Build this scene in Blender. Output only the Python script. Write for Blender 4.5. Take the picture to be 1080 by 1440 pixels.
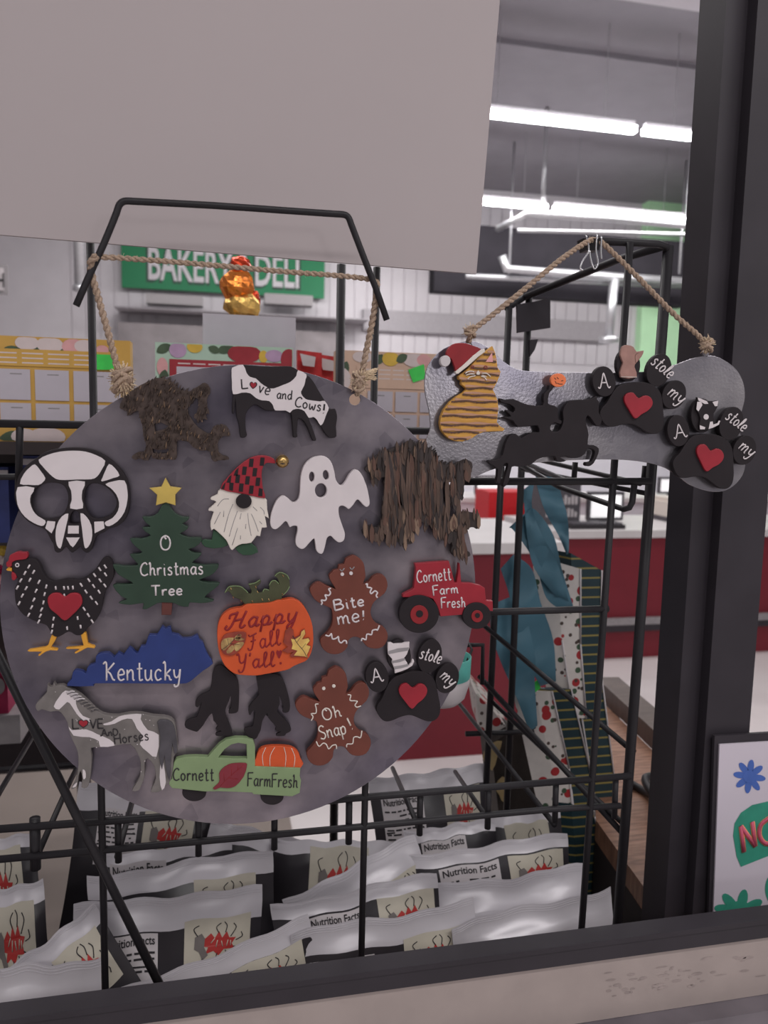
import bpy, math, random
from mathutils import Vector, Matrix
from mathutils.geometry import tessellate_polygon
random.seed(7)
scene = bpy.context.scene
COL = scene.collection
for o in list(bpy.data.objects):
    bpy.data.objects.remove(o)

# ------------------------------------------------------------------ camera, world, lights, exposure
FPX = 1080.0                                   # focal length in pixels of the 1080x1440 frame
UP_C = Vector((213, 9540, 1080)).normalized()  # world axes seen in camera space
XX_C = Vector((4960, 11.5, -1080)).normalized()
XX_C = (XX_C - UP_C * XX_C.dot(UP_C)).normalized()
YY_C = UP_C.cross(XX_C)
CAM = Vector((0, 0, 1.40))
cam_d = bpy.data.cameras.new('camera')
cam = bpy.data.objects.new('camera', cam_d)
COL.objects.link(cam)
cam_d.sensor_fit = 'VERTICAL'
cam_d.sensor_height = 36.0
cam_d.lens = FPX * 36.0 / 1440.0
cam_d.clip_start = 0.02
R3 = Matrix((XX_C, YY_C, UP_C))
cam.matrix_world = Matrix.Translation(CAM) @ R3.to_4x4()
cam_d.dof.use_dof = True
cam_d.dof.focus_distance = 0.66
cam_d.dof.aperture_fstop = 9.0
scene.camera = cam

scene.view_settings.view_transform = 'Standard'
scene.view_settings.look = 'None'
scene.view_settings.gamma = 1
scene.view_settings.use_curve_mapping = False
scene.view_settings.exposure = 0.0

world = bpy.data.worlds.new('world')
scene.world = world
world.use_nodes = True
bg = world.node_tree.nodes['Background']
bg.inputs[0].default_value = (0.80, 0.76, 0.80, 1)
bg.inputs[1].default_value = 0.30


def area(name, loc, rot, sx, sy, power, color=(1, 0.97, 0.96)):
    d = bpy.data.lights.new(name, 'AREA')
    d.shape = 'RECTANGLE'
    d.size, d.size_y, d.energy, d.color = sx, sy, power, color
    o = bpy.data.objects.new(name, d)
    COL.objects.link(o)
    o.location = loc
    o.rotation_euler = rot
    return o


# strip lamps of the aisle the photographer stands in (above and behind the camera)
area('aisle_lamp', (1.5, -1.2, 3.6), (math.radians(25), 0, 0), 3.6, 0.3, 46)
area('aisle_lamp', (-1.2, -2.2, 3.0), (math.radians(45), 0, 0), 2.4, 0.3, 19)
area('aisle_lamp', (2.6, -1.0, 2.1), (math.radians(75), 0, math.radians(55)), 1.6, 0.8, 5)
# unseen fill light added behind the dark bulkhead to brighten the back wall
area('wall_fill', (3.4, 8.5, 2.98), (math.radians(55), 0, 0), 4.2, .15, 17)
# unseen light added behind the camera for a highlight on the bone's left end
area('bone_glint_fill', (1.55, -3.0, 1.85), (math.radians(90), 0, 0), .5, .35, 7)
# strip lamps over the shop floor, hung above the part of the ceiling the photo shows
for yy in (2.6, 4.2):
    area('shop_lamp', (1.0, yy, 3.9), (0, 0, 0), 7.0, 0.3, 52)
area('shop_lamp', (2.5, 7.0, 3.55), (math.radians(25), 0, 0), 8.0, 0.3, 125)
area('shop_lamp', (-0.4, 1.7, 3.2), (0, 0, 0), 2.4, 0.3, 8)


# ------------------------------------------------------------------ projection helpers
def ray(px, py):
    v = Vector(((px - 540) / FPX, (720 - py) / FPX, -1.0))
    return Vector((v.dot(XX_C), v.dot(YY_C), v.dot(UP_C)))


def P(px, py, Y):
    """point of the upright plane y = Y seen at this pixel of the photograph"""
    r = ray(px, py)
    return CAM + r * (Y / r.y)


def PZ(px, py, z):
    """point of the level plane z seen at this pixel"""
    r = ray(px, py)
    return CAM + r * ((z - CAM.z) / r.z)


def Zm(ox, oy, s):
    """coordinates measured on an enlarged crop -> photograph pixels"""
    def f(pts):
        return [(ox + x / s, oy + y / s) for x, y in pts]
    return f


def ell(cx, cy, rx, ry, rot=0, n=28):
    c, s = math.cos(math.radians(rot)), math.sin(math.radians(rot))
    out = []
    for i in range(n):
        a = 2 * math.pi * i / n
        x, y = rx * math.cos(a), ry * math.sin(a)
        out.append((cx + x * c - y * s, cy + x * s + y * c))
    return out


def affine(src, dst):
    (x0, y0), (x1, y1), (x2, y2) = src
    (u0, v0), (u1, v1), (u2, v2) = dst
    a, b, c, d = x1 - x0, x2 - x0, y1 - y0, y2 - y0
    det = a * d - b * c

    def f(pts):
        out = []
        for x, y in pts:
            p = ((x - x0) * d - (y - y0) * b) / det
            q = (a * (y - y0) - c * (x - x0)) / det
            out.append((u0 + p * (u1 - u0) + q * (u2 - u0), v0 + p * (v1 - v0) + q * (v2 - v0)))
        return out
    return f


def catmull(pts, n=4, closed=False):
    m = len(pts)
    if m < 3 or n < 2:
        return list(pts)
    out = []
    rng = range(m if closed else m - 1)
    dim = len(pts[0])
    for i in rng:
        if closed:
            p = [pts[(i + k - 1) % m] for k in range(4)]
        else:
            p = [pts[max(0, min(m - 1, i + k - 1))] for k in range(4)]
        for j in range(n):
            t = j / n
            out.append(tuple(0.5 * (2 * p[1][d] + (p[2][d] - p[0][d]) * t
                       + (2 * p[0][d] - 5 * p[1][d] + 4 * p[2][d] - p[3][d]) * t * t
                       + (3 * p[1][d] - p[0][d] - 3 * p[2][d] + p[3][d]) * t ** 3) for d in range(dim)))
    if not closed:
        out.append(tuple(pts[-1]))
    return out


def inside(pt, poly):
    x, y = pt
    c = False
    n = len(poly)
    for i in range(n):
        x1, y1 = poly[i]
        x2, y2 = poly[i - 1]
        if (y1 > y) != (y2 > y) and x < (x2 - x1) * (y - y1) / (y2 - y1) + x1:
            c = not c
    return c


# ------------------------------------------------------------------ materials
def lin(c):
    c = c / 255.0
    return c / 12.92 if c <= 0.04045 else ((c + 0.055) / 1.055) ** 2.4


K = 0.74   # how much of a white surface's light reaches the picture: display colour / K = paint colour


def rgb(r, g, b, k=K):
    return (min(.9, lin(r) / k), min(.9, lin(g) / k), min(.9, lin(b) / k), 1)


MATS = {}


def mat(name, c, rough=0.5, metal=0.0, var=0.10, scale=60, bump=0.0, emit=None, spec=0.4, c2=None, detail=3,
        stretch=None, rvar=0.0):
    if name in MATS:
        return MATS[name]
    m = bpy.data.materials.new(name)
    m.use_nodes = True
    nt = m.node_tree
    b = nt.nodes['Principled BSDF']
    b.inputs['Roughness'].default_value = rough
    b.inputs['Metallic'].default_value = metal
    b.inputs['Specular IOR Level'].default_value = spec
    tc = nt.nodes.new('ShaderNodeTexCoord')
    src = tc.outputs['Object']
    if stretch:
        mp = nt.nodes.new('ShaderNodeMapping')
        mp.inputs['Scale'].default_value = stretch
        nt.links.new(src, mp.inputs[0])
        src = mp.outputs[0]
    nz = nt.nodes.new('ShaderNodeTexNoise')
    nz.inputs['Scale'].default_value = scale
    nz.inputs['Detail'].default_value = detail
    nt.links.new(src, nz.inputs['Vector'])
    rp = nt.nodes.new('ShaderNodeValToRGB')
    rp.color_ramp.elements[0].position = 0.3
    rp.color_ramp.elements[1].position = 0.7
    lo = c2 if c2 else tuple(x * (1 - var) for x in c[:3]) + (1,)
    hi = c if c2 else tuple(min(1, x * (1 + var)) for x in c[:3]) + (1,)
    rp.color_ramp.elements[0].color = lo
    rp.color_ramp.elements[1].color = hi
    nt.links.new(nz.outputs['Fac'], rp.inputs[0])
    nt.links.new(rp.outputs[0], b.inputs['Base Color'])
    if rvar:
        mr = nt.nodes.new('ShaderNodeMapRange')
        mr.inputs[3].default_value = max(0.02, rough - rvar)
        mr.inputs[4].default_value = rough + rvar
        nt.links.new(nz.outputs['Fac'], mr.inputs[0])
        nt.links.new(mr.outputs[0], b.inputs['Roughness'])
    if bump:
        bp = nt.nodes.new('ShaderNodeBump')
        bp.inputs['Strength'].default_value = bump
        bp.inputs['Distance'].default_value = 0.002
        nt.links.new(nz.outputs['Fac'], bp.inputs['Height'])
        nt.links.new(bp.outputs[0], b.inputs['Normal'])
    if emit:
        b.inputs['Emission Color'].default_value = (1, 0.98, 1, 1)
        b.inputs['Emission Strength'].default_value = emit
    MATS[name] = m
    return m


BLACKP = mat('black_paint', rgb(33, 28, 31), 0.6, bump=0.02, spec=.25)
BLACKW = mat('black_wire', rgb(32, 30, 33), 0.45, spec=0.3)
DARKTRIM = mat('black_trim', rgb(46, 42, 47), 0.5, scale=20, spec=.3)
WHITEP = mat('white_paint', rgb(190, 182, 184), 0.55, var=0.04)
CREAMP = mat('cream_paint', rgb(196, 188, 180), 0.6, var=0.04)
REDP = mat('red_paint', rgb(134, 30, 42), 0.45)
GREENP = mat('dark_green_paint', rgb(38, 56, 44), 0.5)
LEAFP = mat('leaf_green_paint', rgb(40, 66, 48), 0.5)
STARP = mat('gold_paint', rgb(176, 152, 78), 0.45)
TRUNKP = mat('trunk_paint', rgb(86, 46, 42), 0.6)
ORANGEP = mat('orange_paint', rgb(182, 74, 36), 0.5)
DREDP = mat('dark_red_paint', rgb(122, 26, 32), 0.5)
GINGERP = mat('ginger_paint', rgb(96, 50, 40), 0.55)
BLUEP = mat('blue_paint', rgb(36, 50, 102), 0.45)
YELLOWP = mat('yellow_paint', rgb(196, 140, 48), 0.5)
GREYP = mat('grey_paint', rgb(102, 97, 95), 0.55, scale=90, var=.15)
DGREYP = mat('dark_grey_paint', rgb(70, 67, 72), 0.55, scale=90, var=.25)
MGREYP = mat('mid_grey_paint', rgb(130, 126, 128), 0.55)
TRUCKP = mat('sage_paint', rgb(116, 134, 98), 0.5, var=0.05)
LEAFRED = mat('dark_leaf_red', rgb(112, 38, 48), 0.6)
PUMPSTEM = mat('vine_green_paint', rgb(60, 62, 42), 0.5, var=.3)
VINEEDGE = mat('vine_light_edge', rgb(112, 132, 92), 0.5)
LEAFTAN = mat('tan_leaf', rgb(176, 150, 96), 0.5, c2=rgb(96, 50, 36), scale=160)
LEAFYEL = mat('yellow_leaf', rgb(206, 178, 96), 0.5, c2=rgb(180, 140, 80), scale=120)
LEAFMAR = mat('maroon_leaf', rgb(140, 60, 44), 0.5, c2=rgb(110, 46, 38), scale=140)
BRONZE = mat('bell_brass', rgb(170, 140, 90), 0.28, metal=0.9, var=.2)
PINKP = mat('pink_paint', rgb(196, 140, 140), 0.6)
CATTAN = mat('cat_tan', rgb(178, 132, 62), 0.6, stretch=(1, 1, 6), scale=90, var=.15)
CATMID = mat('cat_wood', rgb(164, 124, 102), 0.6, stretch=(1, 1, 6), scale=90)
CATBRN = mat('cat_brown', rgb(82, 58, 46), 0.7, scale=160, var=.3)
FUR1 = mat('fur_brown', rgb(86, 70, 60), 0.8, scale=220, var=.5, bump=.6, c2=rgb(58, 48, 44))
FUR2 = mat('fur_dark', rgb(62, 51, 47), 0.8, var=.3, scale=160)
FUR3 = mat('fur_gold', rgb(112, 90, 72), 0.6, var=.3, scale=200)
BARK1 = mat('bark_brown', rgb(74, 59, 52), 0.75, stretch=(1, 1, .12), scale=260, var=.5, bump=.5)
BARK2 = mat('bark_dark', rgb(48, 41, 40), 0.75, stretch=(1, 1, .12), scale=260, var=.4)
BARK3 = mat('bark_light', rgb(112, 92, 78), 0.7, stretch=(1, 1, .12), scale=260, var=.3)
BARK4 = mat('bark_red', rgb(80, 58, 50), 0.7, stretch=(1, 1, .12), scale=260, var=.3)
TWINE = mat('jute', rgb(146, 126, 110), 0.9, scale=900, var=.35)
TWINE2 = mat('jute_pale', rgb(186, 166, 140), 0.9, scale=900, var=.3)
CHROME = mat('chrome', (0.7, 0.7, 0.72, 1), 0.18, metal=1.0, var=.03)
PAPERW = mat('paper_board', rgb(152, 143, 144), 0.75, var=.015, scale=6)
FOILW = mat('white_foil', rgb(174, 170, 175), 0.3, metal=.1, var=.04, scale=22, bump=.3, spec=.55)
FOILB = mat('black_foil', rgb(40, 37, 41), 0.3, spec=.6, scale=30, bump=.2)
LABELC = mat('cream_label', rgb(166, 160, 147), 0.5, var=.05)
LABELW = mat('white_label', rgb(176, 170, 172), 0.5, var=.03)
INK = mat('black_ink', rgb(40, 37, 40), 0.6)
LOGOR = mat('logo_red', rgb(150, 40, 38), 0.5)
LOGOG = mat('logo_grey', rgb(96, 90, 88), 0.5)
# galvanised sheet: soft mottled zinc
def galv(name, c, c2, rough, metal, spark=False):
    m = mat(name, c, rough, metal, c2=c2, scale=26, detail=5)
    nt = m.node_tree
    b = nt.nodes['Principled BSDF']
    tc = nt.nodes['Texture Coordinate']
    vo = nt.nodes.new('ShaderNodeTexNoise')
    vo.inputs['Scale'].default_value = 9
    vo.inputs['Detail'].default_value = 2
    nt.links.new(tc.outputs['Object'], vo.inputs['Vector'])
    rp = nt.nodes.new('ShaderNodeValToRGB')
    rp.color_ramp.elements[0].position = .35
    rp.color_ramp.elements[0].color = (.50, .48, .56, 1)
    rp.color_ramp.elements[1].position = .65
    rp.color_ramp.elements[1].color = (1, .95, .95, 1)
    nt.links.new(vo.outputs['Fac'], rp.inputs[0])
    mx = nt.nodes.new('ShaderNodeMix')
    mx.data_type = 'RGBA'
    mx.blend_type = 'MULTIPLY'
    mx.inputs[0].default_value = 1
    old = b.inputs['Base Color'].links[0].from_socket
    nt.links.new(old, mx.inputs[6])
    nt.links.new(rp.outputs[0], mx.inputs[7])
    # zinc spangle: scattered darker crystals
    vr = nt.nodes.new('ShaderNodeTexVoronoi')
    vr.inputs['Scale'].default_value = 75
    nt.links.new(tc.outputs['Object'], vr.inputs['Vector'])
    sp = nt.nodes.new('ShaderNodeSeparateColor')
    nt.links.new(vr.outputs['Color'], sp.inputs[0])
    r2 = nt.nodes.new('ShaderNodeValToRGB')
    r2.color_ramp.elements[0].position = .05
    r2.color_ramp.elements[0].color = (.62, .62, .66, 1)
    r2.color_ramp.elements[1].position = .20
    r2.color_ramp.elements[1].color = (1, 1, 1, 1)
    nt.links.new(sp.outputs[0], r2.inputs[0])
    m2 = nt.nodes.new('ShaderNodeMix')
    m2.data_type = 'RGBA'
    m2.blend_type = 'MULTIPLY'
    m2.inputs[0].default_value = 0.5
    nt.links.new(mx.outputs[2], m2.inputs[6])
    nt.links.new(r2.outputs[0], m2.inputs[7])
    nt.links.new(m2.outputs[2], b.inputs['Base Color'])
    if spark:
        n3 = nt.nodes.new('ShaderNodeTexNoise')
        n3.inputs['Scale'].default_value = 420
        nt.links.new(tc.outputs['Object'], n3.inputs['Vector'])
        bp = nt.nodes.new('ShaderNodeBump')
        bp.inputs['Strength'].default_value = .10
        bp.inputs['Distance'].default_value = .001
        nt.links.new(n3.outputs['Fac'], bp.inputs['Height'])
        nt.links.new(bp.outputs[0], b.inputs['Normal'])
    return m


GALV = galv('galvanised_disc', (.41, .375, .40, 1), (.20, .185, .21, 1), .27, .68)
GALVB = galv('galvanised_bone', (.42, .415, .43, 1), (.30, .295, .315, 1), .24, .7, True)


# ------------------------------------------------------------------ mesh builder
class MB:
    def __init__(self):
        self.v, self.f, self.m, self.mats, self.sm = [], [], [], [], []

    def mi(self, m):
        if m not in self.mats:
            self.mats.append(m)
        return self.mats.index(m)

    def add(self, verts, faces, m, smooth=False):
        n = len(self.v)
        k = self.mi(m)
        self.v += [Vector(p) for p in verts]
        for f in faces:
            self.f.append([i + n for i in f])
            self.m.append(k)
            self.sm.append(smooth)
        return self

    # flat printed or painted patch lying on the plane y = Y
    def flat(self, poly, Y, m, sm=0):
        if sm:
            poly = catmull(poly, sm, True)
        w = [P(x, y, Y) for x, y in poly]
        tri = tessellate_polygon([[Vector((p.x, p.z, 0)) for p in w]])
        fs = []
        for a, b, c in tri:
            pa, pb, pc = w[a], w[b], w[c]
            if (pb - pa).cross(pc - pa).y > 0:
                a, c = c, a
            fs.append((a, b, c))
        return self.add(w, fs, m)

    # sawn cut-out: front face on the plane y = Y, its outline and holes traced as loops
    def cutout(self, loops, Y, thick, m, sm=3, bev=0.0005):
        cu = bpy.data.curves.new('tmp', 'CURVE')
        cu.dimensions = '2D'
        cu.fill_mode = 'BOTH'
        cu.extrude = thick / 2 - bev
        cu.bevel_depth = bev
        cu.bevel_resolution = 1
        cu.offset = -bev
        for lp in loops:
            if sm:
                lp = catmull(lp, sm, True)
            s = cu.splines.new('POLY')
            s.points.add(len(lp) - 1)
            for i, (x, y) in enumerate(lp):
                w = P(x, y, Y)
                s.points[i].co = (w.x, w.z, 0, 1)
            s.use_cyclic_u = True
        ob = bpy.data.objects.new('tmp', cu)
        COL.objects.link(ob)
        me = ob.to_mesh()
        vs = [(v.co.x, Y + thick / 2 - v.co.z, v.co.y) for v in me.vertices]
        fs = [tuple(p.vertices) for p in me.polygons]
        ob.to_mesh_clear()
        bpy.data.objects.remove(ob)
        bpy.data.curves.remove(cu)
        return self.add(vs, fs, m)

    # round rod through world points
    def rod(self, pts, r, m, seg=8, flat=1.0, cap=True):
        pts = [Vector(p) for p in pts]
        q = [pts[0]]
        for p in pts[1:]:
            if (p - q[-1]).length > 1e-6:
                q.append(p)
        pts = q
        if len(pts) < 2:
            return self
        rs = r if isinstance(r, (list, tuple)) else [r] * len(pts)
        n = len(pts)
        verts, faces = [], []
        t0 = (pts[1] - pts[0]).normalized()
        ref = Vector((0, 1, 0)) if abs(t0.y) < .9 else Vector((0, 0, 1))
        for i in range(n):
            if i == 0:
                t = pts[1] - pts[0]
            elif i == n - 1:
                t = pts[-1] - pts[-2]
            else:
                t = (pts[i] - pts[i - 1]).normalized() + (pts[i + 1] - pts[i]).normalized()
                if t.length < 1e-5:
                    t = pts[i + 1] - pts[i]
            t.normalize()
            nn = ref - t * ref.dot(t)
            if nn.length < 1e-4:
                nn = Vector((1, 0, 0)) - t * t.x
            nn.normalize()
            ref = nn
            b = t.cross(nn)
            for k in range(seg):
                a = 2 * math.pi * k / seg
                verts.append(pts[i] + (nn * math.cos(a) * flat + b * math.sin(a)) * rs[i])
        for i in range(n - 1):
            for k in range(seg):
                a, b2 = i * seg + k, i * seg + (k + 1) % seg
                faces.append((a, a + seg, b2 + seg, b2))
        if cap:
            faces.append(tuple(range(seg)))
            faces.append(tuple(reversed(range((n - 1) * seg, n * seg))))
        return self.add(verts, faces, m, True)

    # painted brush stroke on the plane y = Y, width in photograph pixels
    def stroke(self, pts, w, Y, m, sm=3):
        if sm and len(pts) > 2:
            pts = catmull(pts, sm)
        ppm = abs((P(541, 720, Y) - P(540, 720, Y)).x)
        return self.rod([P(x, y, Y) for x, y in pts], w / 2 * ppm, m, 6, 0.35)

    def box(self, lo, hi, m, rz=0, piv=None, bev=0):
        x0, y0, z0 = lo
        x1, y1, z1 = hi
        vs = [Vector(p) for p in ((x0, y0, z0), (x1, y0, z0), (x1, y1, z0), (x0, y1, z0),
                                  (x0, y0, z1), (x1, y0, z1), (x1, y1, z1), (x0, y1, z1))]
        if rz:
            c = Vector(piv) if piv else Vector(((x0 + x1) / 2, (y0 + y1) / 2, 0))
            R = Matrix.Rotation(rz, 3, 'Z')
            vs = [c + R @ (v - c) for v in vs]
        return self.add(vs, [(0, 3, 2, 1), (4, 5, 6, 7), (0, 1, 5, 4), (1, 2, 6, 5), (2, 3, 7, 6), (3, 0, 4, 7)], m)

    # slab whose outer face is the quad / polygon of world points, thickened along d
    def slab(self, pts, d, m):
        pts = [Vector(p) for p in pts]
        d = Vector(d)
        n = len(pts)
        nr = (pts[1] - pts[0]).cross(pts[2] - pts[0])
        if nr.dot(d) > 0:
            pts = pts[::-1]
        vs = pts + [p + d for p in pts]
        fs = [tuple(range(n)), tuple(reversed(range(n, 2 * n)))]
        for i in range(n):
            j = (i + 1) % n
            fs.append((i, i + n, j + n, j))
        return self.add(vs, fs, m)

    def sphere(self, c, r, m, seg=16, rings=10, sc=(1, 1, 1), jit=0):
        vs, fs = [], []
        for i in range(rings + 1):
            a = math.pi * i / rings
            for k in range(seg):
                b = 2 * math.pi * k / seg
                j = 1 + random.uniform(-jit, jit)
                vs.append((c[0] + r * sc[0] * math.sin(a) * math.cos(b) * j, c[1] + r * sc[1] * math.sin(a) * math.sin(b) * j,
                           c[2] + r * sc[2] * math.cos(a) * j))
        for i in range(rings):
            for k in range(seg):
                a, b = i * seg + k, i * seg + (k + 1) % seg
                fs.append((a, a + seg, b + seg, b))
        return self.add(vs, fs, m, jit == 0)

    def build(self, name, parent=None, origin=None):
        me = bpy.data.meshes.new(name)
        if origin is None:
            if parent is not None:
                origin = parent.location.copy()
            else:
                lo = Vector((min(v.x for v in self.v), min(v.y for v in self.v), min(v.z for v in self.v)))
                hi = Vector((max(v.x for v in self.v), max(v.y for v in self.v), max(v.z for v in self.v)))
                origin = Vector(((lo.x + hi.x) / 2, (lo.y + hi.y) / 2, lo.z))
        me.from_pydata([tuple(v - origin) for v in self.v], [], self.f)
        for m in self.mats:
            me.materials.append(m)
        me.polygons.foreach_set('material_index', self.m)
        me.polygons.foreach_set('use_smooth', self.sm)
        me.validate()
        me.update()
        o = bpy.data.objects.new(name, me)
        COL.objects.link(o)
        if parent is not None:
            o.parent = parent
            if parent.type == 'MESH':
                o.location = origin - parent.matrix_world.translation if False else Vector((0, 0, 0))
        else:
            o.location = origin
        return o


def tag(o, label, cat, group=None):
    o['label'] = label
    o['category'] = cat
    if group:
        o['group'] = group
    return o


def thing(name, label, cat, loc, group=None):
    o = bpy.data.objects.new(name, None)
    o.empty_display_size = .02
    COL.objects.link(o)
    o.location = loc
    return tag(o, label, cat, group)


def child(mb, name, parent, label=None):
    """part whose vertices are given in world space; sits at the origin of its (unrotated) parent"""
    root = parent
    org = Vector((0, 0, 0))
    while root is not None:
        org = org + root.location
        root = root.parent
    o = mb.build(name, None, org)
    o.parent = parent
    o.location = (0, 0, 0)
    if label:
        o['label'] = label
    return o


def struct(mb, name):
    o = mb.build(name)
    o['kind'] = 'structure'
    return o


# ------------------------------------------------------------------ hand lettering (single brush strokes)
G = {
 'A': (.74, [[(-.08, .10), (-.02, 0), (.08, .08), (.22, .55), (.36, 1), (.50, .55), (.64, .08), (.74, 0), (.82, .10)], [(.16, .36), (.56, .36)]]),
 'B': (.60, [[(0, 0), (0, 1)], [(0, 1), (.36, .97), (.46, .77), (.34, .58), (.03, .53)], [(.03, .53), (.42, .50), (.55, .26), (.42, .05), (0, 0)]]),
 'C': (.58, [[(.52, .84), (.38, 1), (.16, .86), (.03, .5), (.10, .13), (.32, 0), (.56, .13)]]),
 'D': (.60, [[(0, 0), (0, 1)], [(0, 1), (.36, .92), (.54, .5), (.36, .07), (0, 0)]]),
 'E': (.50, [[(0, 0), (0, 1)], [(0, 1), (.45, 1)], [(0, .52), (.38, .52)], [(0, 0), (.47, 0)]]),
 'F': (.50, [[(.02, -.05), (0, 1)], [(0, 1), (.5, 1.03)], [(0, .55), (.4, .57)]]),
 'H': (.62, [[(0, 0), (0, 1)], [(.54, 0), (.54, 1)], [(0, .52), (.54, .52)]]),
 'K': (.60, [[(-.10, .88), (0, 1), (.08, .85), (.08, 0)], [(.52, .95), (.10, .48)], [(.10, .48), (.28, .38), (.44, .06), (.56, .03)]]),
 'L': (.52, [[(0, 1), (0, .02)], [(0, 0), (.47, .02)]]),
 'O': (.64, [[(.30, 1), (.10, .85), (.02, .5), (.10, .12), (.30, 0), (.50, .12), (.58, .5), (.50, .85), (.30, 1), (.27, .85), (.36, .76)]]),
 'S': (.52, [[(.46, .86), (.30, 1), (.10, .90), (.06, .70), (.22, .54), (.42, .40), (.46, .18), (.28, 0), (.04, .10)]]),
 'T': (.62, [[(.3, 0), (.3, 1)], [(0, 1), (.6, 1)]]),
 'V': (.56, [[(0, 1), (.26, 0)], [(.26, 0), (.52, 1)]]),
 'Y': (.62, [[(-.06, .9), (.03, 1), (.10, .85), (.14, .5), (.28, .38), (.46, .55), (.54, 1)], [(.54, 1), (.46, .2), (.34, -.18), (.14, -.22), (.10, -.05)]]),
 'a': (.46, [[(.38, .52), (.2, .58), (.03, .32), (.14, .02), (.32, .12), (.39, .4)], [(.40, .58), (.38, .1), (.47, .0)]]),
 'c': (.42, [[(.36, .48), (.22, .58), (.06, .45), (.04, .2), (.16, .0), (.38, .10)]]),
 'd': (.46, [[(.38, .48), (.2, .56), (.03, .3), (.14, .02), (.32, .1), (.39, .35)], [(.40, 1), (.40, 0)]]),
 'e': (.42, [[(.04, .28), (.36, .34), (.32, .54), (.18, .6), (.05, .42), (.05, .15), (.18, 0), (.38, .08)]]),
 'h': (.46, [[(.0, .85), (.04, 1), (.08, .8), (.06, 0)], [(.06, .35), (.22, .56), (.34, .45), (.35, .1), (.45, .02)]]),
 'i': (.20, [[(.08, .58), (.09, .05), (.16, .0)], [(.08, .82), (.10, .84)]]),
 'k': (.44, [[(-.04, .9), (.03, 1), (.08, .8), (.07, 0)], [(.38, .6), (.09, .30)], [(.09, .30), (.28, .22), (.34, .04), (.44, .03)]]),
 'l': (.24, [[(.0, .06), (.16, .55), (.17, .95), (.09, 1), (.05, .6), (.08, .08), (.22, .06)]]),
 'm': (.66, [[(.03, .58), (.04, 0)], [(.04, .35), (.18, .57), (.28, .45), (.29, 0)], [(.29, .35), (.44, .57), (.54, .45), (.55, .05), (.64, .0)]]),
 'n': (.46, [[(.03, .58), (.04, 0)], [(.04, .35), (.22, .57), (.34, .45), (.35, .08), (.44, .0)]]),
 'o': (.44, [[(.2, .58), (.05, .45), (.04, .18), (.18, 0), (.34, .12), (.36, .4), (.2, .58)]]),
 'p': (.46, [[(.03, .58), (.05, -.38)], [(.05, .4), (.22, .58), (.38, .42), (.34, .1), (.18, .0), (.05, .12)]]),
 'r': (.36, [[(.04, .58), (.05, 0)], [(.05, .32), (.18, .56), (.34, .52)]]),
 's': (.38, [[(.32, .5), (.2, .6), (.07, .48), (.16, .34), (.30, .24), (.30, .06), (.16, 0), (.03, .08)]]),
 't': (.36, [[(.16, .95), (.16, .1), (.24, 0), (.34, .06)], [(.02, .62), (.32, .64)]]),
 'u': (.46, [[(.03, .58), (.04, .15), (.16, 0), (.32, .15), (.36, .58)], [(.36, .58), (.37, .08), (.45, .0)]]),
 'v': (.42, [[(.02, .58), (.19, 0)], [(.19, 0), (.36, .58)]]),
 'w': (.58, [[(.03, .56), (.08, .08), (.18, .02), (.28, .35), (.38, .02), (.48, .1), (.52, .58)]]),
 'y': (.46, [[(.02, .58), (.06, .25), (.18, .14), (.32, .3), (.36, .58)], [(.38, .6), (.32, .0), (.24, -.3), (.08, -.34), (.04, -.22)]]),
 '!': (.22, [[(.12, 1), (.10, .32)], [(.08, .04), (.10, .02)]]),
 "'": (.14, [[(.08, 1.02), (.04, .80)]]),
 ' ': (.34, []),
}
GS = dict(G)   # joined-up script forms
GS['H'] = (.95, [[(.02, .22), (-.06, .08), (.06, -.03), (.22, .15), (.34, .6), (.42, 1)], [(.06, .62), (.10, .86), (.36, .92), (.42, 1)],
                 [(.84, 1), (.72, .5), (.66, .1), (.78, .02), (.92, .16)], [(.30, .46), (.76, .56)]])
GS['F'] = (.70, [[(.08, .98), (.18, .86), (.62, 1.0)], [(.40, .92), (.36, .4), (.24, .02), (.06, .02), (.02, .16)], [(.20, .52), (.54, .58)]])
GS['a'] = (.52, [[(.38, .50), (.2, .58), (.03, .32), (.14, .02), (.32, .12), (.40, .45)], [(.40, .58), (.38, .12), (.46, .02), (.56, .12)]])
GS['l'] = (.34, [[(-.02, .10), (.14, .4), (.26, .85), (.20, 1), (.10, .85), (.12, .2), (.22, .0), (.36, .12)]])
GS['p'] = (.54, [[(.0, .2), (.08, .58)], [(.08, .58), (.06, -.36)], [(.06, .38), (.22, .58), (.38, .42), (.32, .08), (.14, .04)], [(.30, .06), (.44, .04), (.56, .16)]])
GS['y'] = (.54, [[(.04, .58), (.06, .2), (.2, .06), (.36, .3), (.42, .6)], [(.42, .6), (.34, -.05), (.24, -.34), (.08, -.3), (.14, -.1), (.40, .1)]])


def letter(mb, s, a, b, cap, w, Y, m, font=G, slant=0.0, upright=None):
    """hand-paint a word with its baseline from pixel a to pixel b and capitals cap pixels tall"""
    tot = sum(font[c][0] for c in s) + .10 * (len(s) - 1)
    ax, ay = a
    dx, dy = b[0] - ax, b[1] - ay
    L = math.hypot(dx, dy)
    ux, uy = dx / L, dy / L
    vx, vy = (uy, -ux) if upright is None else upright
    sc = L / tot
    x0 = 0
    for c in s:
        adv, strokes = font[c]
        for st in strokes:
            pts = []
            for x, y in st:
                t = (x0 + x + slant * y) * sc
                h = y * cap
                pts.append((ax + ux * t + vx * h, ay + uy * t + vy * h))
            mb.stroke(pts, w, Y, m)
        x0 += adv + .10


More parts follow.
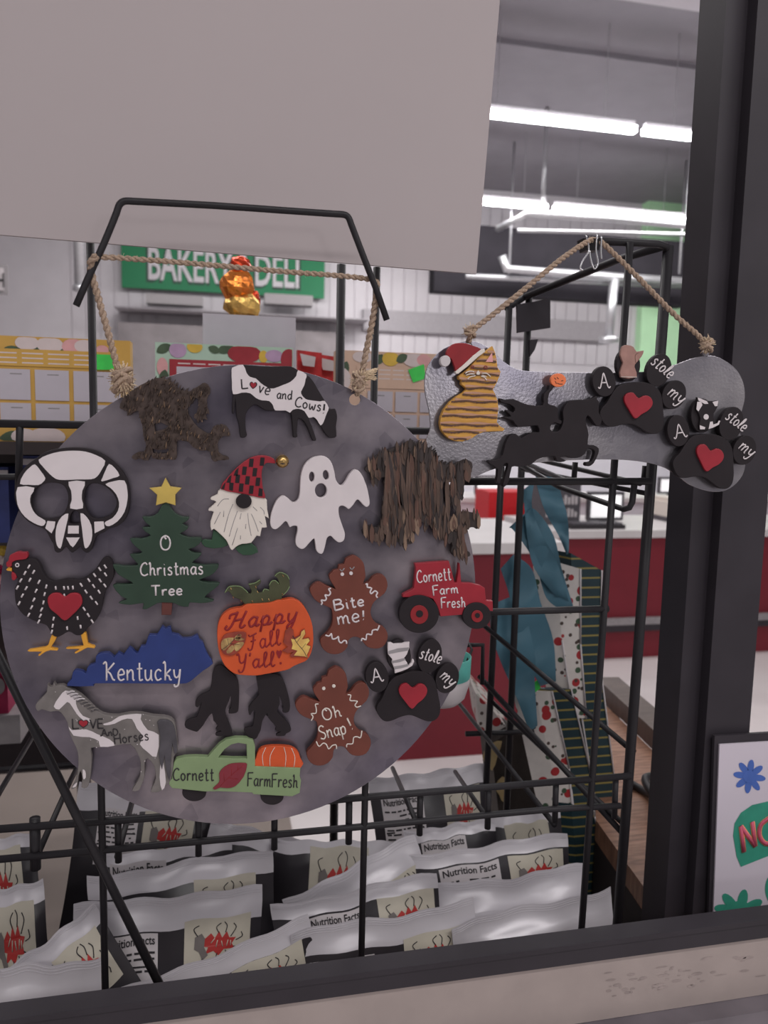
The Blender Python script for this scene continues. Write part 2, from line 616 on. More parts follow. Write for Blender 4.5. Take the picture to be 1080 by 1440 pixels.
def text_polys(s, bold=True):
    """a printed word as 2-D triangles, fitted to the unit box"""
    cu = bpy.data.curves.new('tmp', 'FONT')
    cu.body = s
    cu.resolution_u = 3
    if bold:
        cu.offset = 0.018
    ob = bpy.data.objects.new('tmp', cu)
    COL.objects.link(ob)
    me = ob.to_mesh()
    vs = [(v.co.x, v.co.y) for v in me.vertices]
    fs = [tuple(p.vertices) for p in me.polygons]
    ob.to_mesh_clear()
    bpy.data.objects.remove(ob)
    bpy.data.curves.remove(cu)
    x0, x1 = min(v[0] for v in vs), max(v[0] for v in vs)
    y0, y1 = min(v[1] for v in vs), max(v[1] for v in vs)
    return [((x - x0) / (x1 - x0), (y - y0) / (y1 - y0)) for x, y in vs], fs


def heart(cx, cy, w, h, rot=0):
    pts = [(0, 1), (-.45, .62), (-.85, .18), (-1, -.25), (-.92, -.68), (-.6, -.95), (-.25, -.88), (0, -.55),
           (.25, -.88), (.6, -.95), (.92, -.68), (1, -.25), (.85, .18), (.45, .62)]
    c, s = math.cos(math.radians(rot)), math.sin(math.radians(rot))
    return [(cx + (x * c * w - y * s * h) / 2, cy + (x * s * w + y * c * h) / 2) for x, y in pts]

# ------------------------------------------------------------------ the setting
FLOORM = mat('pale_vinyl_floor', rgb(196, 190, 190), 0.22, var=.05, scale=3)
WALLM = mat('white_wall', rgb(178, 174, 178), 0.7, var=.03, scale=5)
WALLG = mat('green_wall', rgb(172, 222, 172), 0.7, var=.04, scale=5)
CEILM = mat('grey_deck_ceiling', rgb(118, 114, 120), 0.8, var=.05, scale=4)
CEILW = mat('white_ceiling', rgb(176, 172, 178), 0.8, var=.02, scale=4)
BEIGE = mat('beige_laminate', rgb(150, 138, 134), 0.6, var=.05, scale=30)
LEDGEG = mat('grey_ledge', rgb(96, 90, 95), 0.5, var=.25, scale=14)
STEEL = mat('galvanised_pipe', (.55, .55, .57, 1), 0.35, metal=.7, var=.1)
REDC = mat('red_counter_laminate', rgb(104, 24, 36), 0.45, var=.06, scale=8)
WHITEC = mat('white_counter_top', rgb(182, 178, 178), 0.4, var=.04, scale=8)

struct(MB().box((-7, -5, -.1), (11, 10, 0), FLOORM), 'floor')
struct(MB().box((-7, 9.5, 0), (5.45, 9.62, 4.6), WALLM), 'wall_back')
struct(MB().box((5.45, 9.35, 0), (11, 9.62, 4.6), WALLG), 'wall_right')
struct(MB().box((-7, 4.62, 4.35), (11, 9.62, 4.45), CEILM), 'ceiling')
struct(MB().box((-7, 3.6, 4.02), (11, 4.62, 4.5), CEILW), 'trim_1')
# dark steel beam across the deck
struct(MB().box((-7, 5.90, 4.31), (11, 6.05, 4.35), CEILM), 'trim_2')
# grooved cladding and a grey band on the back wall
b = MB()
for i in range(46):
    x = -1.6 + i * .155
    if x < 5.4:
        b.box((x, 9.485, 2.25), (x + .14, 9.505, 4.3), WALLM)
struct(b, 'trim_3')
BANDG = mat('grey_wall_band', rgb(140, 136, 140), 0.7)
struct(MB().box((1.75, 9.40, 2.55), (5.0, 9.49, 2.80), BANDG), 'trim_4')
# dark bulkhead hanging in front of the back wall
DARKB = mat('dark_bulkhead', rgb(38, 36, 40), 0.9, scale=5, spec=.1)
p0, p1 = P(660, 401, 8.2), P(925, 432, 8.2)
struct(MB().box((p0.x - .4, 8.2, P(790, 420, 8.2).z), (5.35, 8.4, P(790, 326, 8.2).z), DARKB), 'trim_6')

# shelf ledge the rack stands in: black lip, beige apron, grey ledge below, bin floor
LX0, LX1 = -.75, 1.3
struct(MB().box((LX0, .60, .912), (LX1, .617, .930), DARKTRIM).box((LX0, .5985, .9275), (LX1, .6185, .9325), DARKTRIM), 'trim_7')
ap = MB().box((LX0, .604, .848), (LX1, .622, .912), BEIGE)
SMUDGE = mat('scuff', rgb(140, 128, 125), 0.7, var=.2, scale=60)
for i in range(46):
    cx, cz = random.uniform(850, 1075), 0
    cy = 1405 - (cx - 850) * .14 - random.uniform(0, 38)
    ap.flat(ell(cx, cy, random.uniform(2, 9), random.uniform(.6, 2.2), -8, 10), .6037, SMUDGE)
struct(ap, 'wall_front')
struct(MB().box((LX0, .585, .80), (LX1, .622, .8475), LEDGEG), 'trim_8')
struct(MB().box((LX0, .622, .66), (LX1, .98, .68), BLACKP), 'trim_9')
struct(MB().box((LX0, .60, 0), (LX1, .622, .80), BEIGE), 'trim_5')
struct(MB().box((-7.1, .7, 0), (-7, 9.6, 4.6), WALLM), 'wall_left')

# black mullion: narrow set-back face and the main face
po = MB()
po.box((.488, .715, 0), (.512, .76, 2.6), DARKTRIM)
po.box((.512, .70, 0), (.566, .77, 2.6), DARKTRIM)
struct(po, 'trim_10')

TANF = mat('tan_floor_slab', rgb(118, 108, 102), .4, var=.06, scale=4)
struct(MB().box((-3, 1.0, 0), (.25, 3.4, .012), TANF), 'trim_15')  # thin tan slab over the pale floor, making its left part darker

# ------------------------------------------------------------------ ceiling strip lamps, rods and pipes
TUBE = mat('lit_tube', (1, 1, 1, 1), 0.5, emit=24.0)
LAMPW = mat('lamp_body', rgb(190, 188, 192), 0.5)


def strip(x0, x1, Y, z, label):
    t = thing('strip_light', label, 'ceiling light', ((x0 + x1) / 2, Y, z - .03), 'white strip lights hung under the dark ceiling')
    child(MB().box((x0, Y - .03, z - .03), (x1, Y + .03, z + .012), TUBE), 'diffuser', t)
    child(MB().box((x0 + .01, Y - .022, z + .012), (x1 - .01, Y + .03, z + .05), LAMPW), 'housing', t)
    for xx in (x0 + .25, x1 - .25):
        child(MB().rod([(xx, Y, z + .05), (xx, Y, 4.36)], .0022, STEEL, 6), 'hanger', t)


strip(1.72, 3.06, 5.5, 3.64, 'glowing strip light of the upper row, beside the white board')
strip(3.13, 3.86, 5.5, 3.64, 'glowing strip light of the upper row, beside the black post')
strip(2.10, 3.29, 7.6, 3.65, 'glowing strip light of the lower row, beside the white board')
strip(3.37, 4.86, 7.6, 3.65, 'glowing strip light of the lower row, above the hanging steel pipes')

# suspension rods from ceiling to pipe frame
def rodthing(pts, r, m, name, label, cat, group=None):
    b = MB().rod(pts, r, m, 10)
    return tag(b.build(name), label, cat, group)


fr = thing('pipe_frame', 'bright steel pipe frame hanging from the ceiling below the lower strip lights', 'pipe', P(845, 318, 7.0))
A0, A1, A2, A3 = P(700, 322, 7.6), P(742, 300, 7.0), P(975, 318, 7.0), P(984, 330, 7.0)
child(MB().rod([A0, A1], .03, STEEL, 10), 'pipe', fr)
child(MB().rod([A1, P(860, 308, 7.0), A2, A3, P(984, 352, 7.0)], .034, STEEL, 10), 'pipe', fr)
child(MB().rod([P(728, 324, 7.1), P(982, 330, 7.1)], .018, STEEL, 10), 'pipe', fr)
c = P(763, 300, 7.0)
child(MB().rod([c, (c.x, c.y, 4.36)], .018, STEEL, 8), 'hanger', fr)
c = P(966, 316, 7.0)
child(MB().rod([c, (c.x, c.y, 4.36)], .018, STEEL, 8), 'hanger', fr)
child(MB().rod([P(984, 350, 7.0), P(979, 446, 7.0)], .055, STEEL, 12), 'drop_pipe', fr)
child(MB().rod([P(979, 442, 7.0), P(979, 448, 7.0)], .07, STEEL, 12), 'end_cap', fr)
hp = thing('ceiling_pipe', 'bright horizontal steel pipe with two drop pipes in front of the dark bulkhead', 'pipe', P(790, 385, 7.9))
child(MB().rod([P(706, 360, 7.9), P(712, 378, 7.9), P(800, 385, 7.9), P(992, 398, 7.9)], .045, STEEL, 10), 'pipe', hp)
child(MB().rod([P(655, 388, 8.0), P(960, 402, 8.0)], .03, STEEL, 10), 'pipe', hp)
child(MB().rod([P(990, 395, 7.9), P(986, 455, 7.9)], .04, STEEL, 12), 'drop_pipe', hp)
child(MB().rod([P(986, 450, 7.9), P(986, 462, 7.9)], .055, STEEL, 12), 'end_cap', hp)
child(MB().rod([P(864, 392, 7.9), P(856, 474, 7.9)], .05, STEEL, 12), 'drop_pipe', hp)
child(MB().rod([P(856, 474, 7.9), P(856, 482, 7.9)], .11, STEEL, 12), 'end_cap', hp)
for cx in (716, 955):
    c = P(cx, 385, 7.9)
    child(MB().rod([c, (c.x, c.y, 4.36)], .012, STEEL, 8), 'hanger', hp)
c = P(113, 402, 7.9)
dp = thing('pendant_pipe', 'steel drop pipe at the left beside the bakery sign', 'pipe', c)
child(MB().rod([c, (c.x, c.y, 4.36)], .055, STEEL, 12), 'pipe', dp)
child(MB().rod([c, c - Vector((0, 0, .05))], .07, STEEL, 12), 'end_cap', dp)
# dark bulkhead beside the black post, in front of the green wall
q0, q1 = P(984, 300, 8.3), P(1100, 396, 8.3)
struct(MB().box((q0.x, 8.3, q1.z), (11, 8.5, 4.35), DARKB), 'trim_14')

# ------------------------------------------------------------------ bakery sign, hood and far wall things
SIGNG = mat('sign_green', rgb(18, 104, 66), 0.55, var=.05, scale=4)
SIGNW = mat('sign_letter_white', rgb(176, 172, 176), 0.5)
SIGNK = mat('sign_letter_shadow', rgb(30, 56, 46), 0.5)
YS = 9.36
s0, s1 = P(170, 330, YS), P(456, 420, YS)
sg = thing('bakery_sign', 'green banner with white bakery and deli lettering on the far wall', 'sign', ((s0.x + s1.x) / 2, YS, s1.z))
child(MB().box((s0.x, YS, s1.z), (s1.x, YS + .04, s1.z + .74), SIGNG), 'panel', sg)


def board_text(mb, s, x0, x1, z0, z1, Y, m, bold=True):
    v, f = text_polys(s, bold)
    mb.add([(x0 + a * (x1 - x0), Y, z0 + c * (z1 - z0)) for a, c in v], f, m)


lt = MB()
ta, tb = P(209, 396, YS), P(328, 399, YS)
tc, td = P(359, 402, YS), P(420, 404, YS)
te, tf = P(334, 398, YS), P(352, 400, YS)
zb = (ta.z + tb.z + tc.z + td.z) / 4
for (q0, q1, s) in ((ta, tb, 'BAKERY'), (te, tf, '&'), (tc, td, 'DELI')):
    board_text(lt, s, q0.x - .025, q1.x + .025, zb - .03, zb + .40, YS - .005, SIGNK)
    board_text(lt, s, q0.x, q1.x, zb, zb + .37, YS - .011, SIGNW)
child(lt, 'lettering', sg)
# range hood with steel fronts below the sign
hd = thing('range_hood', 'long grey steel hood below the green bakery sign', 'hood', P(320, 440, 9.0))
q0, q1 = P(160, 430, 9.0), P(520, 450, 9.0)
child(MB().box((q0.x, 9.0, q1.z), (q1.x, 9.48, q0.z), BANDG), 'hood_band', hd)
for xa, xb in ((205, 285), (372, 440)):
    qa, qb = P(xa, 412, 9.05), P(xb, 430, 9.05)
    child(MB().box((qa.x, 9.05, qb.z), (qb.x, 9.26, qa.z), MGREYP), 'filter_panel', hd)
KITCH = mat('kitchen_grey', rgb(118, 112, 114), 0.6, scale=6, var=.15)
q0, q1 = P(165, 452, 9.2), P(480, 560, 9.2)
struct(MB().box((q0.x, 9.25, 1.0), (q1.x, 9.5, q0.z), KITCH), 'trim_12')  # plain grey block below the hood
# small framed sign at the left edge
q0, q1 = P(-14, 371, 7.5), P(11, 414, 7.5)
sm = thing('wall_sign', 'pale wall sign cut off by the left edge, dark lettering', 'sign', ((q0.x + q1.x) / 2, 7.5, q1.z))
child(MB().box((q0.x - .12, 7.5, q1.z), (q1.x, 7.53, q0.z), MGREYP), 'frame', sm)
child(MB().box((q0.x - .10, 7.49, q1.z + .03), (q1.x - .03, 7.505, q0.z - .03), LABELW), 'panel', sm)
bt = MB()
board_text(bt, 'H', P(-3, 400, 7.49).x, P(6, 400, 7.49).x, P(0, 404, 7.49).z, P(0, 384, 7.49).z, 7.485, INK)
child(bt, 'lettering', sm)

# ------------------------------------------------------------------ checkout counters
def counter(name, label, x0, x1, Y, ztop, dep, rail):
    t = thing(name, label, 'counter', ((x0 + x1) / 2, Y + dep / 2, 0))
    child(MB().box((x0, Y, 0), (x1, Y + dep, ztop - .045), REDC), 'front_panel', t)
    child(MB().box((x0 - .02, Y - .03, ztop - .045), (x1 + .02, Y + dep, ztop), WHITEC), 'counter_top', t)
    if rail:
        child(MB().box((x0, Y - .035, rail - .028), (x1, Y, rail + .012), MGREYP).box((x0, Y - .03, rail - .07), (x1, Y, rail - .028), DARKTRIM), 'bumper_rail', t)
    return t


counter('checkout_counter', 'long red checkout counter with white top behind the black post', 1.95, 6.2, 4.2, P(900, 745, 4.2).z, .75, P(900, 870, 4.2).z)
ca, cb = P(560, 770, 3.0), P(720, 762, 3.0)
counter('checkout_counter', 'nearer red checkout counter seen between the round sign and the gift bags', .70, 1.42, 3.0, cb.z, .8, 0)
# back cabinets and screens behind the counter
WHITEB = mat('white_cabinet', rgb(186, 184, 190), 0.5, var=.04, scale=6)
q0 = P(650, 650, 6.0)
ct = thing('back_counter', 'pale back counter behind the red checkout', 'counter', (3.4, 6.2, 0))
child(MB().box((.8, 6.0, 0), (6.4, 6.6, P(820, 706, 6.0).z), WHITEB), 'body', ct)
child(MB().box((.8, 5.97, P(820, 706, 6.0).z), (6.4, 6.6, P(820, 700, 6.0).z), WHITEC), 'counter_top', ct)
SCREEN = mat('lit_screen', rgb(214, 222, 236), 0.3, emit=.55, var=.03)


def screen(x0, y0, x1, y1, Y, label, standz, lit=True):
    a, c = P(x0, y0, Y), P(x1, y1, Y)
    t = thing('monitor', label, 'monitor', ((a.x + c.x) / 2, Y, standz))
    c.z = max(c.z, standz + .04)
    child(MB().box((a.x - .02, Y, c.z - .02), (c.x + .02, Y + .03, a.z + .02), DGREYP), 'case', t)
    child(MB().box((a.x, Y - .004, c.z), (c.x, Y + .001, a.z), SCREEN if lit else INK), 'screen', t)
    mx = (a.x + c.x) / 2
    child(MB().box((mx - .03, Y + .005, standz), (mx + .03, Y + .03, c.z), DGREYP).box((mx - .09, Y - .06, standz), (mx + .09, Y + .08, standz + .012), DGREYP), 'stand', t)


ZC = P(900, 745, 4.2).z
ZN = cb.z
ZB = P(820, 700, 6.0).z
screen(832, 696, 872, 732, 4.5, 'bright monitor on the red counter left of the black uprights', ZC)
screen(930, 674, 985, 696, 6.2, 'bright blue-white screen on the back counter beside the black post', ZB)
screen(672, 672, 700, 694, 6.2, 'bright screen on the back counter beside the bone sign', ZB)
kb = thing('keyboard', 'black keyboard lying on the white checkout top', 'keyboard', P(845, 748, 4.2))
q = P(850, 752, 4.2)
child(MB().box((q.x - .20, 4.24, ZC), (q.x + .16, 4.38, ZC + .025), INK), 'body', kb)
b = MB()
for i in range(10):
    for j in range(3):
        b.box((q.x - .185 + i * .033, 4.25 + j * .042, ZC + .025), (q.x - .158 + i * .033, 4.282 + j * .042, ZC + .033), DGREYP)
child(b, 'keys', kb)
q = P(808, 745, 4.25)
bx = thing('printed_box', 'dark carton with pale print standing behind the blue ribbons on the counter', 'box', (q.x, 4.6, ZC))
child(MB().box((q.x - .14, 4.45, ZC), (q.x + .13, 4.65, ZC + .27), DGREYP), 'carton', bx)
b = MB()
for i in range(9):
    for j in range(2):
        xx = q.x - .10 + i * .024
        b.box((xx, 4.444, ZC + .05 + j * .08), (xx + .014, 4.451, ZC + .05 + j * .08 + random.uniform(.03, .06)), LABELW)
child(b, 'print', bx)
q = P(955, 714, 4.6)
cr = thing('receipt_printer', 'cream rounded receipt printer on the counter beside the black post', 'printer', (q.x, 4.7, ZC))
child(MB().box((q.x - .10, 4.55, ZC + .03), (q.x + .11, 4.80, ZC + .13), CREAMP).box((q.x - .08, 4.57, ZC + .13), (q.x + .09, 4.80, ZC + .155), CREAMP), 'cover', cr)
child(MB().box((q.x - .11, 4.54, ZC), (q.x + .12, 4.81, ZC + .03), DGREYP), 'base', cr)
q = P(728, 705, 5.2)
rb = thing('red_display', 'red display bin beyond the counter above the blue ribbons', 'bin', (q.x, 5.3, 0))
child(MB().box((q.x - .22, 5.2, 0), (q.x + .35, 5.5, P(728, 692, 5.2).z), mat('bright_red', rgb(176, 30, 36), .5)), 'bin', rb)

# pale backing wall of the shop behind the checkouts
q = P(700, 640, 8.8)
struct(MB().box((1.9, 8.8, 0), (8.5, 9.0, P(820, 622, 8.8).z), WHITEB), 'trim_13')

# ------------------------------------------------------------------ wooden table right of the rack
WOODT = mat('wood_grain', rgb(140, 104, 84), 0.5, c2=rgb(96, 66, 52), stretch=(1, 6, 1), scale=26, detail=6)
WOODD = mat('dark_wood', rgb(84, 70, 66), 0.5, c2=rgb(66, 55, 52), stretch=(1, 6, 1), scale=20)
ZT = .85
top = [PZ(x, y, ZT) for x, y in ((838, 1153), (845, 1163), (900, 1240), (950, 1312), (1010, 1335), (1030, 1160), (946, 1082), (850, 990), (836, 977))]
tb_ = thing('wooden_table', 'brown wooden table with a dark raised rim right of the rack', 'table', (.62, 1.1, 0))
child(MB().slab(top, (0, 0, -.03), WOODT), 'table_top', tb_)
r0, r1 = PZ(836, 975, ZT), PZ(975, 1110, ZT)
dv = (r1 - r0).normalized()
nv = Vector((-dv.y, dv.x, 0))
if nv.x < 0:
    nv = -nv
child(MB().slab([r0, r1, r1 + Vector((0, 0, .035)), r0 + Vector((0, 0, .035))], nv * .05, WOODD), 'rim', tb_)
s_a, s_b = top[0], top[3]
child(MB().slab([s_a - Vector((0, 0, .03)), s_b - Vector((0, 0, .03)), Vector((s_b.x, s_b.y, .03)), Vector((s_a.x, s_a.y, .03))], (.02, .012, 0), BLACKP), 'side_panel', tb_)
for c in (top[3], top[0], r0, r1):
    child(MB().box((c.x + .01, c.y - .02, 0), (c.x + .05, c.y + .02, ZT - .03), BLACKP), 'leg', tb_)
cab = [PZ(x, y, ZT + .006 + h) for x, y, h in ((884, 1100, .002), (905, 1112, 0), (930, 1128, .01), (950, 1150, .01), (955, 1162, .0), (940, 1160, 0), (925, 1130, .02), (908, 1100, .03), (912, 1092, .03), (930, 1092, .02), (950, 1090, .01))]
tag(MB().rod(catmull([tuple(p) for p in cab], 6), .006, BLACKW, 8).build('cable'), 'black looped cable lying on the wooden table', 'cable')

# ------------------------------------------------------------------ far poles and the board on the right
# poster fixed in front of the mullion
POSTW = mat('poster_paper', rgb(186, 178, 188), 0.5, var=.03, scale=9)
YP = .690
pw = [P(1012, 1047, YP), P(1130, 1040, YP), P(1124, 1290, YP), P(1003, 1298, YP)]
ps = thing('poster', 'white poster with flowers and a green lettered badge beside the post', 'poster', P(1065, 1298, YP))
child(MB().slab(pw, (0, .002, 0), POSTW), 'sheet', ps)
bk = [P(1005, 1035, YP + .0022), P(1128, 1028, YP + .0022), P(1124, 1290, YP + .0022), P(996, 1299, YP + .0022)]
child(MB().slab(bk, (0, .004, 0), DARKTRIM), 'backing_board', ps)
BLUEF = mat('print_blue', rgb(64, 92, 160), .6)
GREENF = mat('print_green', rgb(46, 128, 108), .6)
PINKF = mat('print_pink', rgb(176, 76, 98), .6)
ORNF = mat('print_orange', rgb(206, 128, 96), .6)
fl = MB()
for k in range(8):
    a = math.radians(k * 45 + 8)
    fl.flat(ell(1054 + 13 * math.cos(a), 1092 + 14 * math.sin(a), 10, 4.6, math.degrees(a), 14), YP - .0004, BLUEF)
fl.flat(ell(1054, 1092, 9, 9), YP - .0006, BLUEF)
child(fl, 'blue_flower', ps)
fl = MB()
for a in (-172, -130, -78, -28, 0):
    a = math.radians(a)
    fl.flat(ell(1040 + 21 * math.cos(a), 1281 + 16 * math.sin(a), 15, 7, math.degrees(a), 14), YP - .0004, GREENF)
fl.flat([(1010, 1293), (1022, 1272), (1040, 1266), (1058, 1272), (1070, 1291)], YP - .0006, GREENF)
child(fl, 'green_flower', ps)
fl = MB().flat([(1042, 1219), (1036, 1205), (1031, 1175), (1033, 1158), (1042, 1143), (1058, 1132), (1080, 1127), (1110, 1128), (1122, 1150), (1122, 1190), (1090, 1200)], YP - .0004, GREENF)
fl.flat(ell(1092, 1250, 16, 24), YP - .0004, GREENF)
child(fl, 'green_badge', ps)
lt = MB()
for w_, m_, dy in ((9.5, ORNF, -.0006), (6.2, PINKF, -.0017)):
    Yq = YP + dy
    for st in ([(1046, 1198), (1042, 1162)], [(1042, 1162), (1062, 1190)], [(1062, 1190), (1058, 1156)]):
        lt.stroke(st, w_, Yq, m_)
    lt.stroke([(1082, 1150), (1070, 1160), (1068, 1175), (1076, 1186), (1088, 1184), (1098, 1170), (1096, 1154), (1082, 1150)], w_, Yq, m_)
child(lt, 'lettering', ps)

# white board hanging at the upper left, clipped behind the bracket
wq = P(670, 385, .645) - P(0, 330, .645)
wb = [P(0, 330, .645) - wq * .6, P(670, 385, .645), P(703, 0, .645) + (P(703, 0, .645) - P(670, 385, .645)) * .3, P(0, -60, .645) - wq * .6]
tag(MB().slab(wb, (0, .003, 0), PAPERW).build('blank_board'), 'large blank white board filling the upper left, behind the wire hanger', 'board')

# ------------------------------------------------------------------ the wire rack
YR = .66
rk = thing('wire_rack', 'black wire display rack with basket, uprights and hanging prongs', 'rack', (.13, .80, .68))
rkparts = []


def rod(name, pts, r=.0031):
    b = MB().rod([P(x, y, Y) for x, y, Y in pts], r, BLACKW, 10)
    return child(b, name, rk)


def down(p, z):
    return Vector((p.x, p.y, z))


def upright(x0, y0, x1, y1, Y, r, z=.68):
    a, c = P(x0, y0, Y), P(x1, y1, Y)
    d = (c - a) / (c.z - a.z)
    return child(MB().rod([a, a + d * (z - a.z)], r, BLACKW, 10), 'upright', rk)


upright(127, 342, 148, 1390, YR, .0031)
upright(530, 376, 508, 1352, YR, .0031)
upright(886, 341, 817, 1318, YR, .0034)
upright(940, 346, 868, 1304, .685, .0052)
upright(480, 372, 470, 1120, 1.0, .0058)
upright(716, 432, 684, 1100, .905, .0042)
upright(744, 418, 714, 1100, .915, .0044)
rod('top_bar', [(838, 339, YR), (925, 343, .672), (936, 346, .682), (939, 356, .685)], .0034)
rod('top_bar', [(933, 346, .683), (867, 366, .78), (737, 418, .915)], .0042)
rod('top_bar', [(737, 418, .915), (712, 434, .905)], .0042)
rod('crossbar', [(640, 677, YR), (915, 677, YR)], .0036)
rod('crossbar', [(640, 862, YR), (855, 856, YR)], .0033)
rod('crossbar', [(655, 1032, .91), (750, 1029, .91)], .0035)
rod('crossbar', [(-30, 595, .70), (640, 607, .70)], .0036)
rod('crossbar', [(-30, 671, .72), (60, 670, .72)], .0028)
rod('crossbar', [(28, 598, .70), (26, 690, .72)], .003)
rod('side_bar', [(681, 880, .905), (892, 1058, .69)], .0032)
rod('side_bar', [(674, 951, .905), (876, 1172, .69)], .0034)
rod('side_bar', [(690, 985, .905), (878, 1160, .69)], .0028)
rod('side_bar', [(644, 987, 1.0), (780, 1160, .68)], .003)
rod('prong', [(734, 655, .90), (787, 685, .78), (877, 716, .66), (885, 714, .655), (889, 706, .655), (892, 682, .655)], .0030)
rod('prong', [(732, 648, .90), (803, 679, .70), (807, 676, .695), (809, 650, .695)], .0028)
rod('prong', [(750, 645, .90), (900, 680, .70), (905, 676, .695), (907, 655, .695)], .0028)
rod('prong', [(734, 660, .90), (910, 694, .70)], .0026)
rod('prong', [(655, 907, .80), (679, 907, .80), (678, 962, .80)], .0026)
rod('basket_bar', [(-30, 1168, YR), (255, 1147, YR), (490, 1123, YR), (886, 1091, YR)], .0033)
rod('basket_bar', [(-30, 1211, YR), (383, 1174, YR), (775, 1138, YR), (872, 1133, YR)], .0031)
for x, y0, y1, r in ((49, 1150, 1222, .0044), (166, 1150, 1212, .0030), (279, 1143, 1203, .003), (386, 1132, 1194, .003), (491, 1122, 1186, .0032), (591, 1112, 1174, .003),
                     (687, 1104, 1165, .003), (782, 1098, 1156, .003), (866, 1093, 1150, .003)):
    rod('basket_upright', [(x, y0, YR + .004), (x - (x - 330) * .004, y1, YR + .004)], r)
for pts in ([(552, 1080, .90), (589, 1164, .665)], [(640, 1085, .90), (686, 1152, .665)], [(60, 1012, .95), (0, 1113, .75), (-30, 1164, .665)],
            [(128, 1040, .95), (98, 1100, .80), (52, 1204, .665)], [(190, 1112, .80), (165, 1205, .665)]):
    rod('side_bar', pts, .0027)
rod('crossbar', [(-30, 1084, .85), (110, 1075, .85)], .003)
child(MB().rod([P(-60, 805, .64), P(228, 1392, .64)], .0037, BLACKW, 10), 'brace', rk)
# price plate on the rear upright
pl = MB().slab([P(727, 428, .906), P(774, 420, .906), P(774, 461, .906), P(728, 468, .906)], (0, .004, 0), DARKTRIM)
child(pl, 'price_plate', rk)
child(MB().slab([P(745, 478, .908), P(757, 477, .908), P(752, 492, .908), P(745, 502, .908)], (0, .003, 0), DARKTRIM), 'price_clip', rk)

# bent wire hanger the twine hangs on
bh = catmull([(107, 430), (128, 382), (146, 343), (164, 299)], 2) + catmull([(164, 299), (168, 288), (175, 283), (186, 283)], 4) + \
    catmull([(186, 283), (300, 289), (400, 296), (472, 301)], 2) + catmull([(472, 301), (484, 302), (490, 306), (494, 316)], 4) + [(510, 358), (528, 404), (544, 450)]
tag(MB().rod([P(x, y, .603) for x, y in bh], .0025, BLACKW, 10).build('wire_hanger'), 'black bent wire hanger above the round sign, in front of the white board', 'hanger')

# ------------------------------------------------------------------ shelf with boxed calendars behind the rack
SHELF = mat('dark_shelf', rgb(58, 50, 50), 0.5, scale=12, var=.2)
YC = 1.05
zs = 1.369
sh = thing('display_shelf', 'dark display shelf under the boxed calendars', 'shelf', (.05, 1.15, zs - .02))
child(MB().box((-.60, 1.04, zs - .016), (.44, 1.32, zs), SHELF), 'shelf_board', sh)
child(MB().box((-.60, 1.30, zs - .30), (.20, 1.32, zs - .016), SHELF), 'back_panel', sh)
child(MB().box((-.60, 1.06, zs - .30), (.10, 1.30, zs - .285), SHELF), 'shelf_board', sh)
CYEL = mat('calendar_yellow', rgb(190, 150, 76), .5, var=.04)
CMINT = mat('calendar_mint', rgb(166, 190, 172), .5, var=.04)
CPEACH = mat('calendar_peach', rgb(196, 166, 146), .5, var=.04)
CPINK = mat('calendar_blush', rgb(200, 186, 184), .5, var=.04)
CRED = mat('calendar_red', rgb(146, 46, 54), .5)
CWHITE = mat('calendar_white', rgb(176, 170, 178), .5, var=.02)
CLEAF = mat('calendar_leaf', rgb(70, 86, 66), .5, var=.2)
CLILAC = mat('calendar_lilac', rgb(170, 142, 170), .5)
CPK = mat('calendar_pink', rgb(204, 152, 152), .5)
CGOLD = mat('calendar_gold', rgb(200, 166, 70), .5)
TAGG = mat('price_tag_green', rgb(66, 196, 84), .5)


def rectpx(x0, y0, x1, y1, Y):
    return MB()


